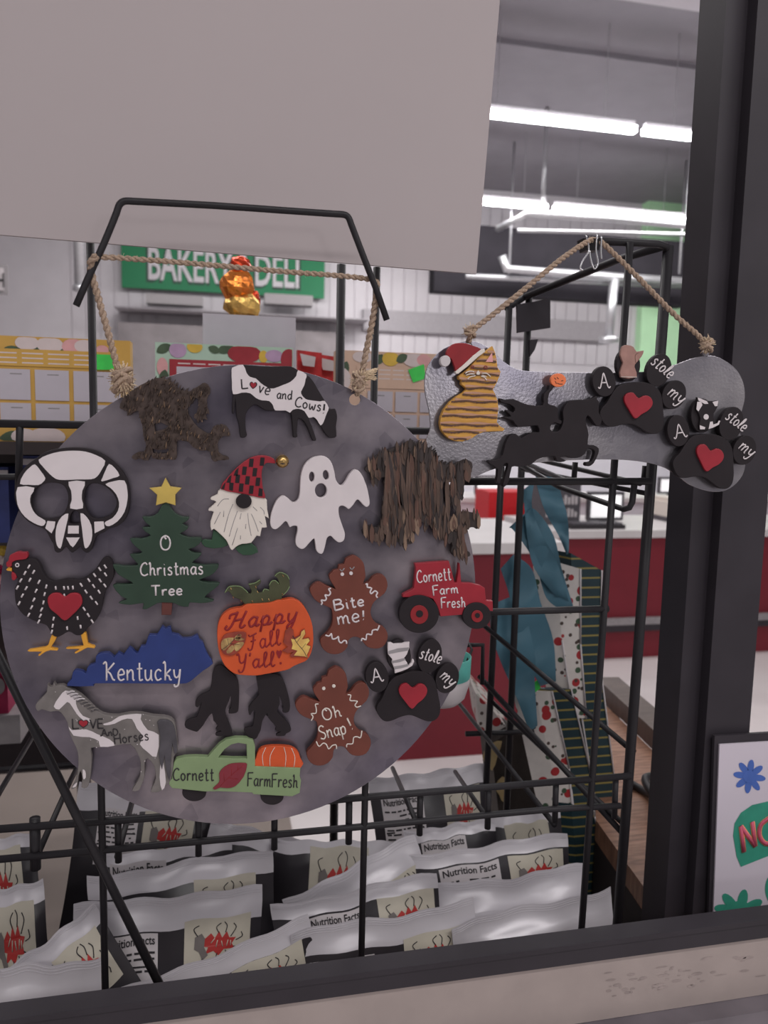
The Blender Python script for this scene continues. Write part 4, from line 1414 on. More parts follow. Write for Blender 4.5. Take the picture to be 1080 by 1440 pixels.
# --- Christmas tree
z = Zm(150, 660, 6)
pk = z([(490, 280), (520, 280), (545, 330), (580, 370), (640, 400), (695, 402), (680, 435), (640, 460), (690, 487), (660, 520), (620, 545), (700, 575), (800, 575), (790, 620), (740, 660), (690, 675), (740, 705), (800, 710), (770, 750), (720, 790), (830, 808), (945, 803), (920, 860), (870, 900), (780, 935), (860, 955), (955, 960), (910, 1010), (850, 1055), (830, 1085), (905, 1105), (860, 1125), (780, 1130), (700, 1125), (690, 1160), (620, 1155), (570, 1130), (510, 1125), (430, 1130), (340, 1180), (300, 1175), (310, 1130), (200, 1145), (100, 1130), (140, 1110), (170, 1095), (120, 1070), (50, 980), (130, 970), (220, 965), (180, 935), (100, 890), (50, 805), (140, 815), (260, 810), (240, 775), (195, 720), (250, 715), (300, 700), (240, 650), (195, 585), (290, 585), (370, 560), (330, 530), (300, 490), (370, 485), (330, 450), (300, 400), (370, 400), (430, 370), (460, 310)])
t = ornament('tree_ornament', 'dark green Christmas tree with white lettering and gold star', pk)
child(body(t, pk, YF, GREENP, sm=2), 'tree', t)
child(MB().cutout([z([(495, 72), (535, 145), (632, 158), (578, 215), (580, 305), (500, 280), (415, 305), (425, 215), (360, 158), (460, 148)])], YF - .0018, .0045, STARP, 0), 'star', t)
child(MB().cutout([z([(465, 1118), (555, 1118), (545, 1230), (462, 1230)])], YF + .001, .004, TRUNKP, 0), 'trunk', t)
b = MB()
letter(b, 'O', z([(452, 680)])[0], z([(545, 680)])[0], 20, 2.4, YF - .0002, WHITEP)
letter(b, 'Christmas', z([(284, 898)])[0], z([(815, 884)])[0], 18, 2.3, YF - .0002, WHITEP)
letter(b, 'Tree', z([(378, 1068)])[0], z([(640, 1058)])[0], 14, 2.5, YF - .0002, WHITEP)
child(b, 'lettering', t)

# --- gnome
z = Zm(270, 620, 6)
beard = z([(240, 405), (390, 438), (500, 460), (618, 483), (632, 520), (635, 580), (648, 655), (615, 635), (632, 730), (590, 733), (575, 805), (545, 800), (500, 860), (420, 870), (370, 895), (340, 922), (318, 900), (290, 840), (230, 780), (185, 743), (162, 755), (155, 680), (182, 600), (145, 592), (142, 572), (205, 515), (160, 497), (163, 475), (215, 450)])
t = ornament('gnome_ornament', 'white bearded gnome in a red and black checked hat', beard)
child(body(t, beard, YF, CREAMP, sm=2), 'beard', t)
b = MB()
for st in ([(310, 490), (260, 495), (215, 550)], [(345, 535), (310, 620), (270, 770)], [(385, 590), (345, 700), (315, 805)], [(240, 600), (190, 700)], [(270, 590), (265, 640)], [(415, 610), (405, 660)], [(470, 610), (480, 700), (500, 800)],
           [(500, 615), (530, 680), (560, 765)], [(515, 555), (550, 590)], [(575, 560), (605, 590), (610, 620)], [(455, 700), (452, 740)], [(385, 735), (340, 880)], [(410, 800), (408, 830)], [(570, 680), (590, 700)]):
    b.stroke(z(st), .9, YF - .0001, MGREYP)
child(b, 'beard_lines', t)
hat = z([(240, 405), (300, 310), (370, 235), (440, 175), (500, 140), (560, 123), (630, 125), (690, 150), (702, 190), (650, 186), (615, 195), (590, 250), (590, 330), (600, 410), (618, 484), (500, 463), (390, 441)])
b = MB().cutout([hat], YF - .0012, .0055, REDP, 2)
rows = [(402, (330, 415, 500, 580, 250)), (330, (385, 468, 556, 300)), (257, (440, 530, 360)), (183, (500, 592)), (160, (678,))]
for (x, y) in ((500, 185), (592, 175), (678, 168), (442, 252), (530, 264), (385, 320), (468, 333), (556, 345), (330, 388), (415, 394), (500, 412), (580, 432), (262, 380), (312, 318), (372, 258)):
    qd = [(x - 14, y - 36), (x + 22, y - 34), (x + 14, y + 36), (x - 22, y + 34)]
    qd = [(a, c) for a, c in z(qd)]
    n_in = sum(inside(p, hat) for p in qd)
    if n_in < 4:
        cc = centroid(qd)
        qd = [p if inside(p, hat) else next((((p[0] * (1 - f) + cc[0] * f), (p[1] * (1 - f) + cc[1] * f)) for f in (.25, .5, .75, .9) if inside((p[0] * (1 - f) + cc[0] * f, p[1] * (1 - f) + cc[1] * f), hat)), cc) for p in qd]
    if n_in >= 1:
        b.flat(qd, YF - .0014, BLACKP)
hat_o = child(b, 'hat', t)
child(MB().cutout([z(ell(437, 510, 67, 61))], YF - .0028, .003, BLACKP, 0), 'nose', t)
for pl_ in ([(75, 840), (110, 830), (165, 835), (180, 750), (240, 780), (290, 840), (305, 880), (260, 900), (180, 910), (110, 895), (85, 870)], [(360, 900), (430, 865), (500, 862), (545, 900), (560, 940), (500, 965), (430, 965), (390, 940)]):
    b = MB().cutout([z(pl_)], YF + .002, .0035, LEAFP, 1)
    child(b, 'foot', t)
bc = P(*z([(762, 172)])[0], YF - .002)
b = MB().sphere(bc, .0052, BRONZE, 18, 12)
b.rod([bc + Vector((.0046, -.0022, -.0012)), bc + Vector((0, -.0054, -.0018)), bc + Vector((-.0046, -.0022, -.0012))], .0005, INK, 6)
child(b, 'bell', hat_o)

# --- ghost
z = Zm(370, 620, 6)
pk = z([(460, 128), (520, 130), (570, 170), (600, 250), (615, 330), (655, 375), (690, 350), (730, 280), (780, 240), (830, 280), (870, 370), (890, 450), (900, 530), (875, 558), (845, 540), (815, 505), (790, 498), (760, 540), (725, 575), (700, 560), (670, 547), (640, 560), (640, 620), (660, 690), (690, 780), (680, 840), (640, 857), (600, 830), (570, 802), (540, 820), (525, 880), (505, 945), (480, 952), (450, 925), (440, 860), (430, 825), (400, 850), (350, 905), (315, 910), (280, 880), (275, 830), (290, 760), (285, 720), (250, 718), (225, 728), (205, 690), (185, 680), (150, 715), (110, 745), (75, 735), (60, 690), (70, 610), (110, 510), (160, 463), (200, 475), (250, 517), (290, 500), (310, 440), (318, 300), (345, 210), (400, 150)])
t = ornament('ghost_ornament', 'white ghost with open oval eyes and mouth', pk)
b = body(t, pk, YF, WHITEP, [z(ell(411, 303, 23, 42, 0, 16)), z(ell(530, 288, 25, 41, -8, 16)), z(ell(488, 418, 50, 60, 0, 18))])
child(b, 'body', t)


# --- two shaggy beasts cut to the same outline
def jag(poly, n, amp, keep=1.0):
    pl2 = catmull(poly, n, True)
    return [(x + random.gauss(0, amp), y + random.gauss(0, amp)) for x, y in pl2]


z = Zm(150, 500, 6)
beast = z([(110, 430), (150, 350), (200, 300), (250, 270), (310, 235), (400, 195), (470, 190), (540, 210), (590, 260), (640, 300), (720, 290), (790, 245), (830, 230), (870, 260), (875, 310), (850, 350), (850, 430), (868, 495), (838, 485), (845, 545), (815, 530), (805, 565), (780, 545), (772, 572), (755, 535), (735, 515), (765, 470), (775, 410), (760, 360), (720, 400), (680, 450), (720, 540), (770, 600), (860, 660), (900, 600), (950, 580), (1010, 590), (1038, 640), (1035, 680), (990, 680), (945, 710), (940, 770), (960, 830), (1020, 850), (1028, 880), (940, 885), (915, 897), (885, 870), (870, 810), (790, 800), (730, 775), (690, 730), (640, 715), (595, 725), (590, 800), (588, 870), (560, 882), (530, 870), (500, 880), (440, 875), (390, 868), (370, 830), (355, 880), (320, 885), (280, 870), (240, 880), (210, 860), (250, 820), (310, 810), (330, 760), (310, 680), (295, 570), (270, 500), (268, 465), (210, 490), (175, 508), (165, 470), (120, 450)])
hole1 = z([(400, 580), (440, 555), (520, 595), (490, 620), (410, 640)])
hole2 = z([(385, 785), (440, 800), (525, 785), (520, 820), (440, 830), (390, 820)])


def beast_make(name, label, poly, holes, m0, strips, n, ln, wd, tilt, Y):
    t = ornament(name, label, poly)
    b = MB()
    b.cutout([jag(poly, 3, .45)] + holes, YF, TH, m0, 0, .0002)
    # spiky tufts along the back
    for i in range(4, 10):
        for k in range(4):
            f = random.random()
            x0, y0 = (poly[i][j] * (1 - f) + poly[i + 1][j] * f for j in (0, 1))
            s_ = [(x0 - 1.4, y0 + 1.5), (x0 + 1.6, y0 + 2.5), (x0 + 3.0 + random.uniform(0, 2), y0 - random.uniform(2, 5))]
            b.slab([P(x, y, YF + .0006) for x, y in s_], (0, .004, 0), m0)
    magnet(b, poly, YF)
    child(b, 'body', t)
    xs, ys = [p[0] for p in poly], [p[1] for p in poly]
    f = MB()
    k = 0
    while k < n:
        x, y = random.uniform(min(xs), max(xs)), random.uniform(min(ys), max(ys))
        if not inside((x, y), poly) or any(inside((x, y), h) for h in holes):
            continue
        k += 1
        L = random.uniform(*ln)
        w = random.uniform(*wd)
        a = math.radians(90 + random.gauss(tilt, 14 if ln[1] < 20 else 4))
        dx, dy = math.cos(a) * L / 2, math.sin(a) * L / 2
        if not (inside((x + dx * .8, y + dy * .8), poly) and inside((x - dx * .8, y - dy * .8), poly)):
            L *= .4
            dx, dy = dx * .4, dy * .4
        nx, ny = -math.sin(a) * w / 2, math.cos(a) * w / 2
        yy = YF - random.uniform(.0003, .0014)
        p_ = [P(x - dx, y - dy, yy), P(x - dx * .3 + nx, y - dy * .3 + ny, yy), P(x + dx * .6 + nx, y + dy * .6 + ny, yy - .0003), P(x + dx, y + dy, yy), P(x + dx * .5 - nx, y + dy * .5 - ny, yy - .0003), P(x - dx * .4 - nx, y - dy * .4 - ny, yy)]
        f.slab(p_, (0, .0016, 0), random.choice(strips))
    o = child(f, 'fur', t)
    return t


beast_make('shaggy_bear_ornament', 'dark brown shaggy beast painted with gold flecks, beside the left twine knot', beast, [hole1, hole2], FUR2, [FUR1, FUR1, FUR2, FUR2, FUR1, FUR2, FUR1, FUR2, FUR3], 480, (4, 11), (.6, 1.5), 12, YF)
mp = affine(((168, 571), (292, 538), (320, 647)), ((514, 657), (663, 647), (659, 783)))
beast2 = mp(beast)
beast_make('bark_bear_ornament', 'shaggy beast covered with long strips of bark, overlapping the bone sign', beast2, [mp(hole1)], BARK2, [BARK1, BARK1, BARK1, BARK1, BARK2, BARK2, BARK4, BARK4, BARK1, BARK2, BARK3], 300, (26, 80), (2.5, 6.5), -2, YF)

# --- pumpkin
z = Zm(290, 790, 6)
pk = z([(92, 620), (100, 530), (130, 460), (180, 415), (240, 395), (300, 385), (340, 360), (430, 355), (540, 345), (600, 325), (650, 322), (720, 312), (790, 340), (840, 400), (880, 480), (900, 570), (903, 680), (885, 770), (850, 830), (800, 855), (740, 880), (690, 910), (600, 930), (520, 945), (430, 960), (360, 960), (290, 955), (230, 940), (160, 880), (120, 800), (100, 720)])
t = ornament('pumpkin_ornament', 'large orange pumpkin with dark red lettering and vine top', pk)
child(body(t, pk, YF - .0015, ORANGEP, th=TH + .0015), 'body', t)
vine = z([(155, 268), (175, 225), (205, 205), (280, 205), (320, 230), (350, 262), (375, 270), (380, 240), (355, 190), (410, 180), (455, 150), (460, 180), (425, 215), (440, 260), (475, 255), (490, 230), (530, 240), (530, 200), (550, 165), (585, 160), (615, 190), (600, 140), (575, 120), (620, 88), (680, 110), (700, 150), (705, 210), (680, 250), (640, 290), (630, 340), (540, 360), (430, 375), (350, 380), (290, 320), (230, 300), (190, 250)])
b = MB().cutout([vine], YF + .001, .004, PUMPSTEM, 2)
for st in ([(158, 262), (178, 225), (206, 207), (280, 207), (322, 232), (352, 262)], [(357, 190), (410, 180), (455, 152)], [(478, 255), (492, 230), (530, 240)], [(532, 200), (552, 165), (585, 160), (612, 188)], [(577, 122), (620, 90), (680, 112), (700, 150)], [(640, 288), (680, 250), (703, 210)]):
    b.stroke(z(st), 1.1, YF + .0008, VINEEDGE)
for x, y in ((225, 305), (290, 330), (385, 335), (430, 255), (470, 320), (525, 320), (645, 120), (205, 228), (415, 215), (640, 275)):
    b.stroke(z([(x, y - 10), (x + 8, y + 8)]), 1.3, YF + .0007, LEAFTAN)
child(b, 'vine', t)
b = MB()
YQ = YF - .0017
letter(b, 'Happy', z([(168, 572)])[0], z([(770, 505)])[0], 23, 3.2, YQ, DREDP, GS, .25)
letter(b, 'Fall', z([(352, 748)])[0], z([(628, 700)])[0], 22, 2.2, YQ, DREDP, GS, .15)
letter(b, "Y'all", z([(262, 905)])[0], z([(578, 882)])[0], 21, 2.4, YQ, DREDP, {**GS, 'Y': G['Y']}, .1)
b.flat(z([(590, 765), (600, 745), (615, 755), (628, 745), (640, 762), (630, 790), (616, 818), (602, 795)]), YQ - .0002, DREDP, 2)
b.flat(z(ell(628, 856, 10, 10, 0, 12)), YQ - .0002, DREDP)
child(b, 'lettering', t)
b = MB().cutout([z([(120, 690), (150, 620), (200, 600), (280, 590), (335, 598), (335, 650), (310, 710), (260, 770), (200, 792), (140, 770)])], YF - .0030, .0012, LEAFMAR, 2, .0002)
for pl_ in ([(125, 690), (150, 650), (230, 640), (215, 680), (160, 745), (130, 735)], [(235, 650), (270, 610), (300, 620), (270, 665)], [(235, 700), (290, 675), (320, 685), (290, 730), (250, 755)], [(250, 640), (310, 640), (320, 660), (260, 668)], [(170, 755), (220, 700), (235, 740), (190, 775)]):
    b.flat(z(pl_), YF - .0032, LEAFTAN, 2)
b.stroke(z([(130, 745), (190, 700), (250, 640), (280, 610)]), .7, YF - .0032, INK)
b.stroke(z([(190, 700), (180, 650)]), .6, YF - .0032, INK)
b.stroke(z([(200, 690), (280, 700)]), .6, YF - .0032, INK)
child(b, 'oval_leaf', t)
mleaf = [(830, 565), (840, 605), (812, 650), (868, 640), (880, 665), (850, 700), (886, 712), (868, 760), (853, 785), (862, 815), (830, 803), (780, 800), (720, 805), (705, 790), (740, 760), (690, 772), (640, 750), (690, 720), (650, 680), (658, 640), (668, 580), (705, 550), (735, 575), (745, 640), (790, 620), (800, 580)]
b = MB().cutout([z(mleaf)], YF - .0030, .0012, LEAFMAR, 1, .0002)
b.flat(z([(828, 572), (836, 605), (808, 655), (862, 645), (874, 666), (845, 702), (880, 715), (862, 760), (848, 785), (856, 808), (830, 798), (790, 795), (740, 790), (770, 750), (720, 735), (730, 700), (715, 650), (750, 655), (795, 625), (804, 590)]), YF - .0032, LEAFYEL, 1)
b.stroke(z([(730, 625), (770, 690), (820, 750), (850, 805)]), .9, YF - .0032, INK)
b.stroke(z([(765, 680), (800, 630)]), .6, YF - .0032, INK)
b.stroke(z([(805, 735), (840, 690)]), .6, YF - .0032, INK)
child(b, 'maple_leaf', t)

# --- two gingerbread figures
z = Zm(420, 770, 7.714)
gb = [(330, 300), (360, 270), (380, 245), (425, 235), (435, 190), (490, 180), (510, 125), (560, 95), (600, 85), (660, 115), (705, 170), (720, 250), (725, 320), (700, 395), (760, 370), (800, 320), (860, 288), (920, 300), (955, 350), (965, 420), (930, 500), (850, 560), (800, 620), (780, 700), (800, 770), (850, 830), (920, 860), (965, 930), (960, 1010), (910, 1080), (830, 1098), (750, 1080), (700, 1030), (660, 980), (590, 970), (540, 1010), (530, 1080), (470, 1140), (390, 1160), (310, 1140), (250, 1080), (235, 1000), (270, 960), (320, 910), (360, 840), (370, 760), (360, 680), (330, 650), (240, 610), (170, 560), (125, 480), (130, 430), (180, 385), (230, 375), (300, 410), (370, 440), (400, 450), (370, 400), (340, 350)]
pk = z(gb)
t = ornament('gingerbread_ornament', 'gingerbread figure with closed eyes and icing lettering right of the pumpkin', pk)
child(body(t, pk, YF, GINGERP, sm=2), 'body', t)
b = MB()
for st in ([(350, 445), (325, 450), (345, 490), (325, 520), (285, 515), (300, 550), (285, 575), (245, 570), (255, 600), (242, 620)], [(725, 400), (745, 395), (745, 430), (790, 440), (775, 480), (790, 500), (825, 470), (855, 490), (840, 520), (855, 545)],
           [(290, 950), (330, 960), (355, 935), (365, 990), (405, 985), (430, 965), (435, 1010), (460, 1035), (490, 1010), (515, 1015), (520, 1045)], [(680, 1015), (690, 985), (730, 1000), (740, 940), (790, 945), (800, 900), (840, 890), (855, 895), (875, 845)]):
    child(MB().stroke(z(st), 2.5, YF - .0002, WHITEP), 'icing', t)
for x, y in ((474, 290), (569, 280)):
    child(MB().cutout([z(ell(x, y, 20, 20, 0, 16))], YF - .0006, .0012, WHITEP, 0, .0002), 'eye', t)
b = MB()
for st in ([(445, 235), (470, 258)], [(470, 258), (495, 225)], [(555, 215), (577, 242)], [(577, 242), (605, 208)]):
    b.stroke(z(st), 1.6, YF - .0002, MGREYP)
child(b, 'eyelashes', t)
b = MB()
letter(b, 'Bite', z([(395, 682)])[0], z([(715, 628)])[0], 14.5, 2.8, YF - .0002, WHITEP)
letter(b, 'me', z([(428, 838)])[0], z([(668, 800)])[0], 19, 2.6, YF - .0002, WHITEP)
letter(b, '!', z([(685, 785)])[0], z([(725, 782)])[0], 13, 3.0, YF - .0002, WHITEP)
child(b, 'lettering', t)
z2 = Zm(400, 920, 7.714)
mp = affine(z([(200, 378), (870, 288), (380, 1160)]), z2([(190, 466), (825, 308), (385, 1212)]))
pk = mp(pk)
t = ornament('gingerbread_ornament', 'gingerbread figure with bitten head and icing lettering below the other gingerbread', pk)
child(body(t, pk, YF, GINGERP, sm=2), 'body', t)
z = z2
b = MB()
for st in ([(370, 540), (335, 545), (345, 590), (340, 640), (290, 645), (310, 680), (290, 722)], [(685, 440), (720, 445), (710, 500), (765, 505), (790, 515), (765, 550), (785, 575), (830, 560)], [(345, 945), (375, 1000), (420, 965), (455, 980), (480, 1028), (520, 990), (560, 985), (565, 1028)], [(675, 1010), (680, 975), (740, 970), (750, 905), (790, 895), (825, 905), (840, 830)]):
    child(MB().stroke(z(st), 1.9, YF - .0002, CREAMP), 'icing', t)
for x, y in ((427, 372), (536, 346)):
    child(MB().cutout([z(ell(x, y, 19, 19, 0, 16))], YF - .0006, .0012, CREAMP, 0, .0002), 'eye', t)
b = MB()
letter(b, 'Oh', z([(425, 722)])[0], z([(625, 672)])[0], 16.5, 2.2, YF - .0002, CREAMP)
letter(b, 'Snap', z([(392, 928)])[0], z([(680, 858)])[0], 19, 2.2, YF - .0002, CREAMP)
letter(b, '!', z([(722, 818)])[0], z([(762, 806)])[0], 17, 2.6, YF - .0002, CREAMP, slant=-.15)
child(b, 'lettering', t)

# --- tractor
z = Zm(550, 770, 6.75)
pk = z([(225, 152), (390, 138), (550, 128), (560, 165), (578, 230), (603, 335), (622, 330), (635, 250), (645, 150), (652, 150), (660, 250), (667, 335), (760, 338), (850, 360), (890, 385), (902, 505), (965, 508), (968, 605), (900, 600), (720, 635), (470, 655), (440, 560), (400, 490), (350, 470), (110, 472), (113, 445), (200, 400), (215, 385), (235, 200)])
t = ornament('tractor_ornament', 'red tractor with black wheels and white lettering at the disc edge', pk)
child(body(t, pk, YF, REDP, sm=0), 'body', t)
for (cx, cy, rx, ry, h1_, h2_) in ((265, 632, 190, 180, 85, 34), (815, 648, 135, 126, 55, 24)):
    b = MB().cutout([z(ell(cx, cy, rx, ry, 0, 44))], YF - .0015, .005, BLACKP, 0)
    wh = child(b, 'wheel', t)
    b = MB().cutout([z(ell(cx + 3, cy + 5, h1_, h1_ * 1.05, 0, 30))], YF - .0022, .0012, DREDP, 0, .0003)
    b.flat(z(ell(cx + 5, cy - 3, h2_, h2_, 0, 20)), YF - .0025, BLACKP)
    child(b, 'hub', wh)
b = MB()
letter(b, 'Cornett', z([(248, 335)])[0], z([(572, 305)])[0], 17, 2.1, YF - .0002, WHITEP)
letter(b, 'Farm', z([(402, 452)])[0], z([(640, 430)])[0], 13, 2.1, YF - .0002, WHITEP)
letter(b, 'Fresh', z([(478, 572)])[0], z([(708, 566)])[0], 14, 2.1, YF - .0002, WHITEP)
child(b, 'lettering', t)

# --- blue state outline
z = Zm(90, 860, 4.909)
pk = z([(20, 515), (50, 470), (60, 420), (85, 405), (130, 415), (150, 425), (160, 390), (180, 370), (215, 355), (220, 310), (250, 290), (310, 285), (345, 315), (375, 280), (410, 300), (450, 245), (490, 280), (510, 285), (530, 240), (560, 235), (575, 190), (590, 160), (640, 160), (665, 120), (680, 100), (700, 118), (735, 105), (745, 150), (790, 160), (820, 185), (880, 180), (920, 160), (935, 195), (960, 215), (975, 260), (1000, 310), (1028, 360), (960, 410), (900, 460), (860, 490), (800, 500), (560, 498), (215, 497), (205, 515)])
t = ornament('state_outline_ornament', 'blue Kentucky state outline with white lettering under the hen', pk)
child(body(t, pk, YF, BLUEP, sm=2), 'body', t)
b = MB()
letter(b, 'Kentucky', z([(284, 476)])[0], z([(812, 474)])[0], 26, 2.5, YF - .0002, WHITEP)
child(b, 'lettering', t)

# --- grey and white horse
z = Zm(30, 940, 4.5)
pk = z([(88, 245), (100, 215), (130, 185), (160, 150), (165, 100), (178, 115), (195, 115), (205, 88), (218, 110), (260, 105), (300, 125), (350, 150), (400, 190), (450, 240), (490, 275), (540, 295), (610, 300), (680, 285), (760, 285), (830, 300), (900, 305), (950, 320), (975, 360), (985, 450), (990, 520), (965, 560), (960, 640), (945, 715), (922, 735), (900, 760), (870, 782), (820, 785), (830, 750), (850, 700), (840, 620), (800, 570), (780, 600), (780, 680), (760, 740), (740, 775), (700, 775), (720, 740), (750, 680), (755, 600), (735, 540), (690, 480), (590, 490), (500, 500), (440, 505), (445, 560), (440, 650), (430, 720), (415, 755), (380, 755), (385, 700), (375, 650), (360, 690), (350, 750), (315, 765), (330, 730), (355, 660), (360, 560), (345, 500), (320, 450), (300, 390), (290, 340), (250, 280), (220, 270), (180, 275), (130, 260), (105, 272)])
t = ornament('horse_ornament', 'grey and white horse with black lettering at the lower left', pk)
b = body(t, pk, YF, GREYP, sm=2)
for pl_ in ([(205, 240), (240, 180), (278, 140), (330, 155), (372, 188), (345, 202), (355, 250), (390, 300), (440, 320), (420, 345), (360, 300), (320, 240), (290, 212), (240, 260)], [(520, 350), (570, 335), (620, 303), (690, 290), (760, 289), (755, 320), (800, 390), (870, 420), (855, 560), (800, 530), (750, 480), (770, 430), (730, 380), (700, 320), (640, 325), (590, 350), (530, 360)], [(295, 355), (320, 390), (410, 385), (480, 415), (560, 450), (590, 488), (500, 496), (490, 460), (430, 435), (330, 425)], [(388, 640), (405, 650), (408, 690), (392, 700)], [(885, 570), (900, 600), (915, 720), (890, 770), (875, 690)], [(322, 752), (352, 720), (345, 748)]):
    b.flat(z(pl_), YF - .0003, WHITEP, 2)
for i in range(60):
    x, y = random.uniform(95, 850), random.uniform(130, 720)
    if inside(z([(x, y)])[0], pk):
        b.flat(ell(*z([(x, y)])[0], random.uniform(.4, 1.0), random.uniform(.4, .9), 0, 8), YF - .0004, WHITEP)
child(b, 'body', t)
tl = [(860, 340), (900, 325), (950, 340), (975, 400), (988, 520), (968, 540), (955, 480), (945, 620), (938, 710), (915, 640), (905, 560), (890, 640), (870, 540), (880, 440)]
child(MB().cutout([z(tl)], YF - .0014, .003, DGREYP, 2), 'tail', t)
b = MB()
for i in range(8):
    f = i / 7
    x, y = 320 + 150 * f, 140 + 110 * f
    b.stroke(z([(x - 35, y + 14), (x - 5, y + 4), (x + 18, y + 6)]), 2.0, YF - .0006, LABELW if i < 4 else GREYP)
    b.stroke(z([(x - 30, y + 24), (x + 2, y + 12), (x + 14, y + 13)]), .9, YF - .0007, DGREYP)
child(b, 'mane', t)
b = MB()
letter(b, 'L', z([(326, 382)])[0], z([(370, 380)])[0], 14, 1.7, YF - .0005, INK)
b.flat(heart(*z([(392, 350)])[0], 15.5, 12, 2), YF - .0006, INK)
b.flat(heart(*z([(392, 349)])[0], 12.5, 9.5, 2), YF - .0008, REDP)
letter(b, 'VE', z([(435, 380)])[0], z([(522, 378)])[0], 13, 1.7, YF - .0005, INK)
letter(b, 'AnD', z([(505, 428)])[0], z([(615, 424)])[0], 9.5, 1.5, YF - .0005, INK)
letter(b, 'Horses', z([(592, 478)])[0], z([(808, 452)])[0], 14, 1.6, YF - .0005, INK)
child(b, 'lettering', t)

# --- two walking hairy figures, tucked under the pumpkin
z = Zm(250, 920, 6)
pkA = z([(300, 150), (320, 105), (370, 92), (430, 140), (490, 190), (515, 260), (518, 330), (515, 420), (510, 480), (480, 500), (430, 500), (435, 470), (450, 440), (447, 350), (430, 400), (405, 460), (400, 510), (430, 580), (455, 650), (455, 687), (400, 692), (325, 690), (325, 665), (370, 650), (320, 632), (340, 600), (300, 560), (290, 500), (250, 540), (215, 600), (180, 640), (160, 655), (120, 645), (65, 620), (62, 575), (110, 545), (160, 530), (185, 460), (200, 412), (172, 448), (148, 437), (155, 390), (200, 340), (270, 310), (285, 240), (290, 180)])
pkB = z([(665, 165), (720, 155), (800, 165), (860, 180), (895, 230), (920, 300), (945, 400), (945, 470), (920, 495), (885, 490), (890, 450), (875, 400), (858, 350), (860, 420), (840, 470), (850, 500), (900, 550), (950, 610), (952, 650), (915, 670), (900, 690), (830, 690), (840, 670), (870, 655), (822, 640), (830, 610), (790, 570), (760, 530), (755, 500), (715, 560), (700, 640), (680, 680), (660, 715), (610, 710), (565, 660), (565, 625), (630, 610), (640, 560), (650, 480), (630, 485), (612, 515), (598, 500), (600, 450), (640, 390), (685, 340), (672, 260)])
YH = YF + .0030
for pk, lab in ((pkA, 'black silhouette of a walking hairy creature under the left side of the pumpkin'), (pkB, 'black silhouette of a walking hairy creature right of its twin, above the truck')):
    b = MB().cutout([pk], YH, .003, BLACKP, 2, .0003)
    c = inner(pk)
    q = P(c[0], c[1], YH)
    b.rod([(q.x, YH + .003, q.z), (q.x, YD, q.z)], .004, MAGN, 12)
    tag(b.build('walking_creature_ornament'), lab, 'ornament', 'painted cut-outs on the round sign')

# --- green pickup truck
z = Zm(230, 1020, 5.143)
pk = z([(75, 270), (90, 245), (150, 230), (230, 226), (320, 230), (345, 200), (400, 140), (450, 105), (520, 90), (600, 92), (648, 108), (662, 150), (662, 225), (662, 297), (760, 301), (990, 308), (985, 370), (995, 400), (985, 490), (930, 515), (650, 500), (640, 488), (400, 478), (300, 480), (60, 455), (40, 430), (40, 400), (60, 390), (65, 330)])
t = ornament('truck_ornament', 'sage green pickup truck carrying a pumpkin at the bottom of the disc', pk)
b = MB().cutout([pk, z([(395, 235), (440, 175), (490, 140), (540, 128), (600, 138), (603, 240), (500, 240)])], YF, TH, TRUCKP, 1)
q = P(*z([(250, 330)])[0], YF)
b.rod([(q.x, YF + TH, q.z), (q.x, YD, q.z)], .005, MAGN, 14)
child(b, 'body', t)
for (cx, cy, rx, ry) in ((222, 487, 88, 64), (785, 515, 84, 62)):
    child(MB().cutout([z(ell(cx, cy, rx, ry, 0, 30))], YF + .002, .0034, BLACKP, 0), 'wheel', t)
child(MB().cutout([z([(660, 305), (668, 240), (690, 180), (740, 155), (830, 150), (920, 158), (970, 190), (990, 240), (990, 312)])], YF + .001, .0045, ORANGEP, 2)
      .stroke(z([(740, 160), (715, 220), (722, 292)]), .9, YF + .0008, CREAMP).stroke(z([(805, 158), (772, 220), (770, 296)]), .9, YF + .0008, CREAMP)
      .stroke(z([(870, 158), (885, 220), (880, 298)]), .9, YF + .0008, CREAMP).stroke(z([(925, 166), (950, 230), (942, 302)]), .9, YF + .0008, CREAMP), 'pumpkin', t)
lf = z([(358, 455), (392, 425), (405, 400), (402, 350), (425, 315), (470, 285), (520, 275), (595, 275), (602, 300), (580, 370), (520, 440), (460, 455), (410, 450), (375, 466)])
b = MB().cutout([lf], YF - .0010, .0012, LEAFRED, 2, .0002)
for st in ([(410, 440), (480, 370), (580, 290)], [(440, 400), (435, 340)], [(490, 365), (492, 300)], [(540, 325), (535, 290)], [(470, 380), (540, 390)]):
    b.stroke(z(st), .7, YF - .0011, DREDP)
child(b, 'leaf', t)
b = MB()
letter(b, 'Cornett', z([(68, 398)])[0], z([(365, 400)])[0], 17, 1.9, YF - .0003, INK)
letter(b, 'FarmFresh', z([(608, 436)])[0], z([(970, 452)])[0], 18, 1.8, YF - .0003, INK)
child(b, 'lettering', t)

# --- paw prints
z = Zm(500, 880, 6.75)
pad = z([(370, 490), (420, 468), (500, 440), (600, 430), (680, 450), (740, 500), (770, 580), (790, 680), (805, 760), (800, 840), (760, 895), (700, 910), (640, 895), (560, 860), (500, 850), (420, 870), (350, 900), (290, 910), (240, 880), (200, 810), (210, 750), (250, 690), (280, 620), (320, 540)])
toes = [z(ell(205, 488, 110, 146, -8)), z(ell(415, 290, 112, 160, -4)), z(ell(706, 290, 112, 165, 14)), z(ell(872, 500, 108, 146, 18))]
hrt = z([(535, 790), (470, 720), (420, 650), (413, 600), (440, 560), (490, 548), (545, 590), (600, 555), (650, 560), (680, 600), (675, 650), (640, 700), (590, 740)])


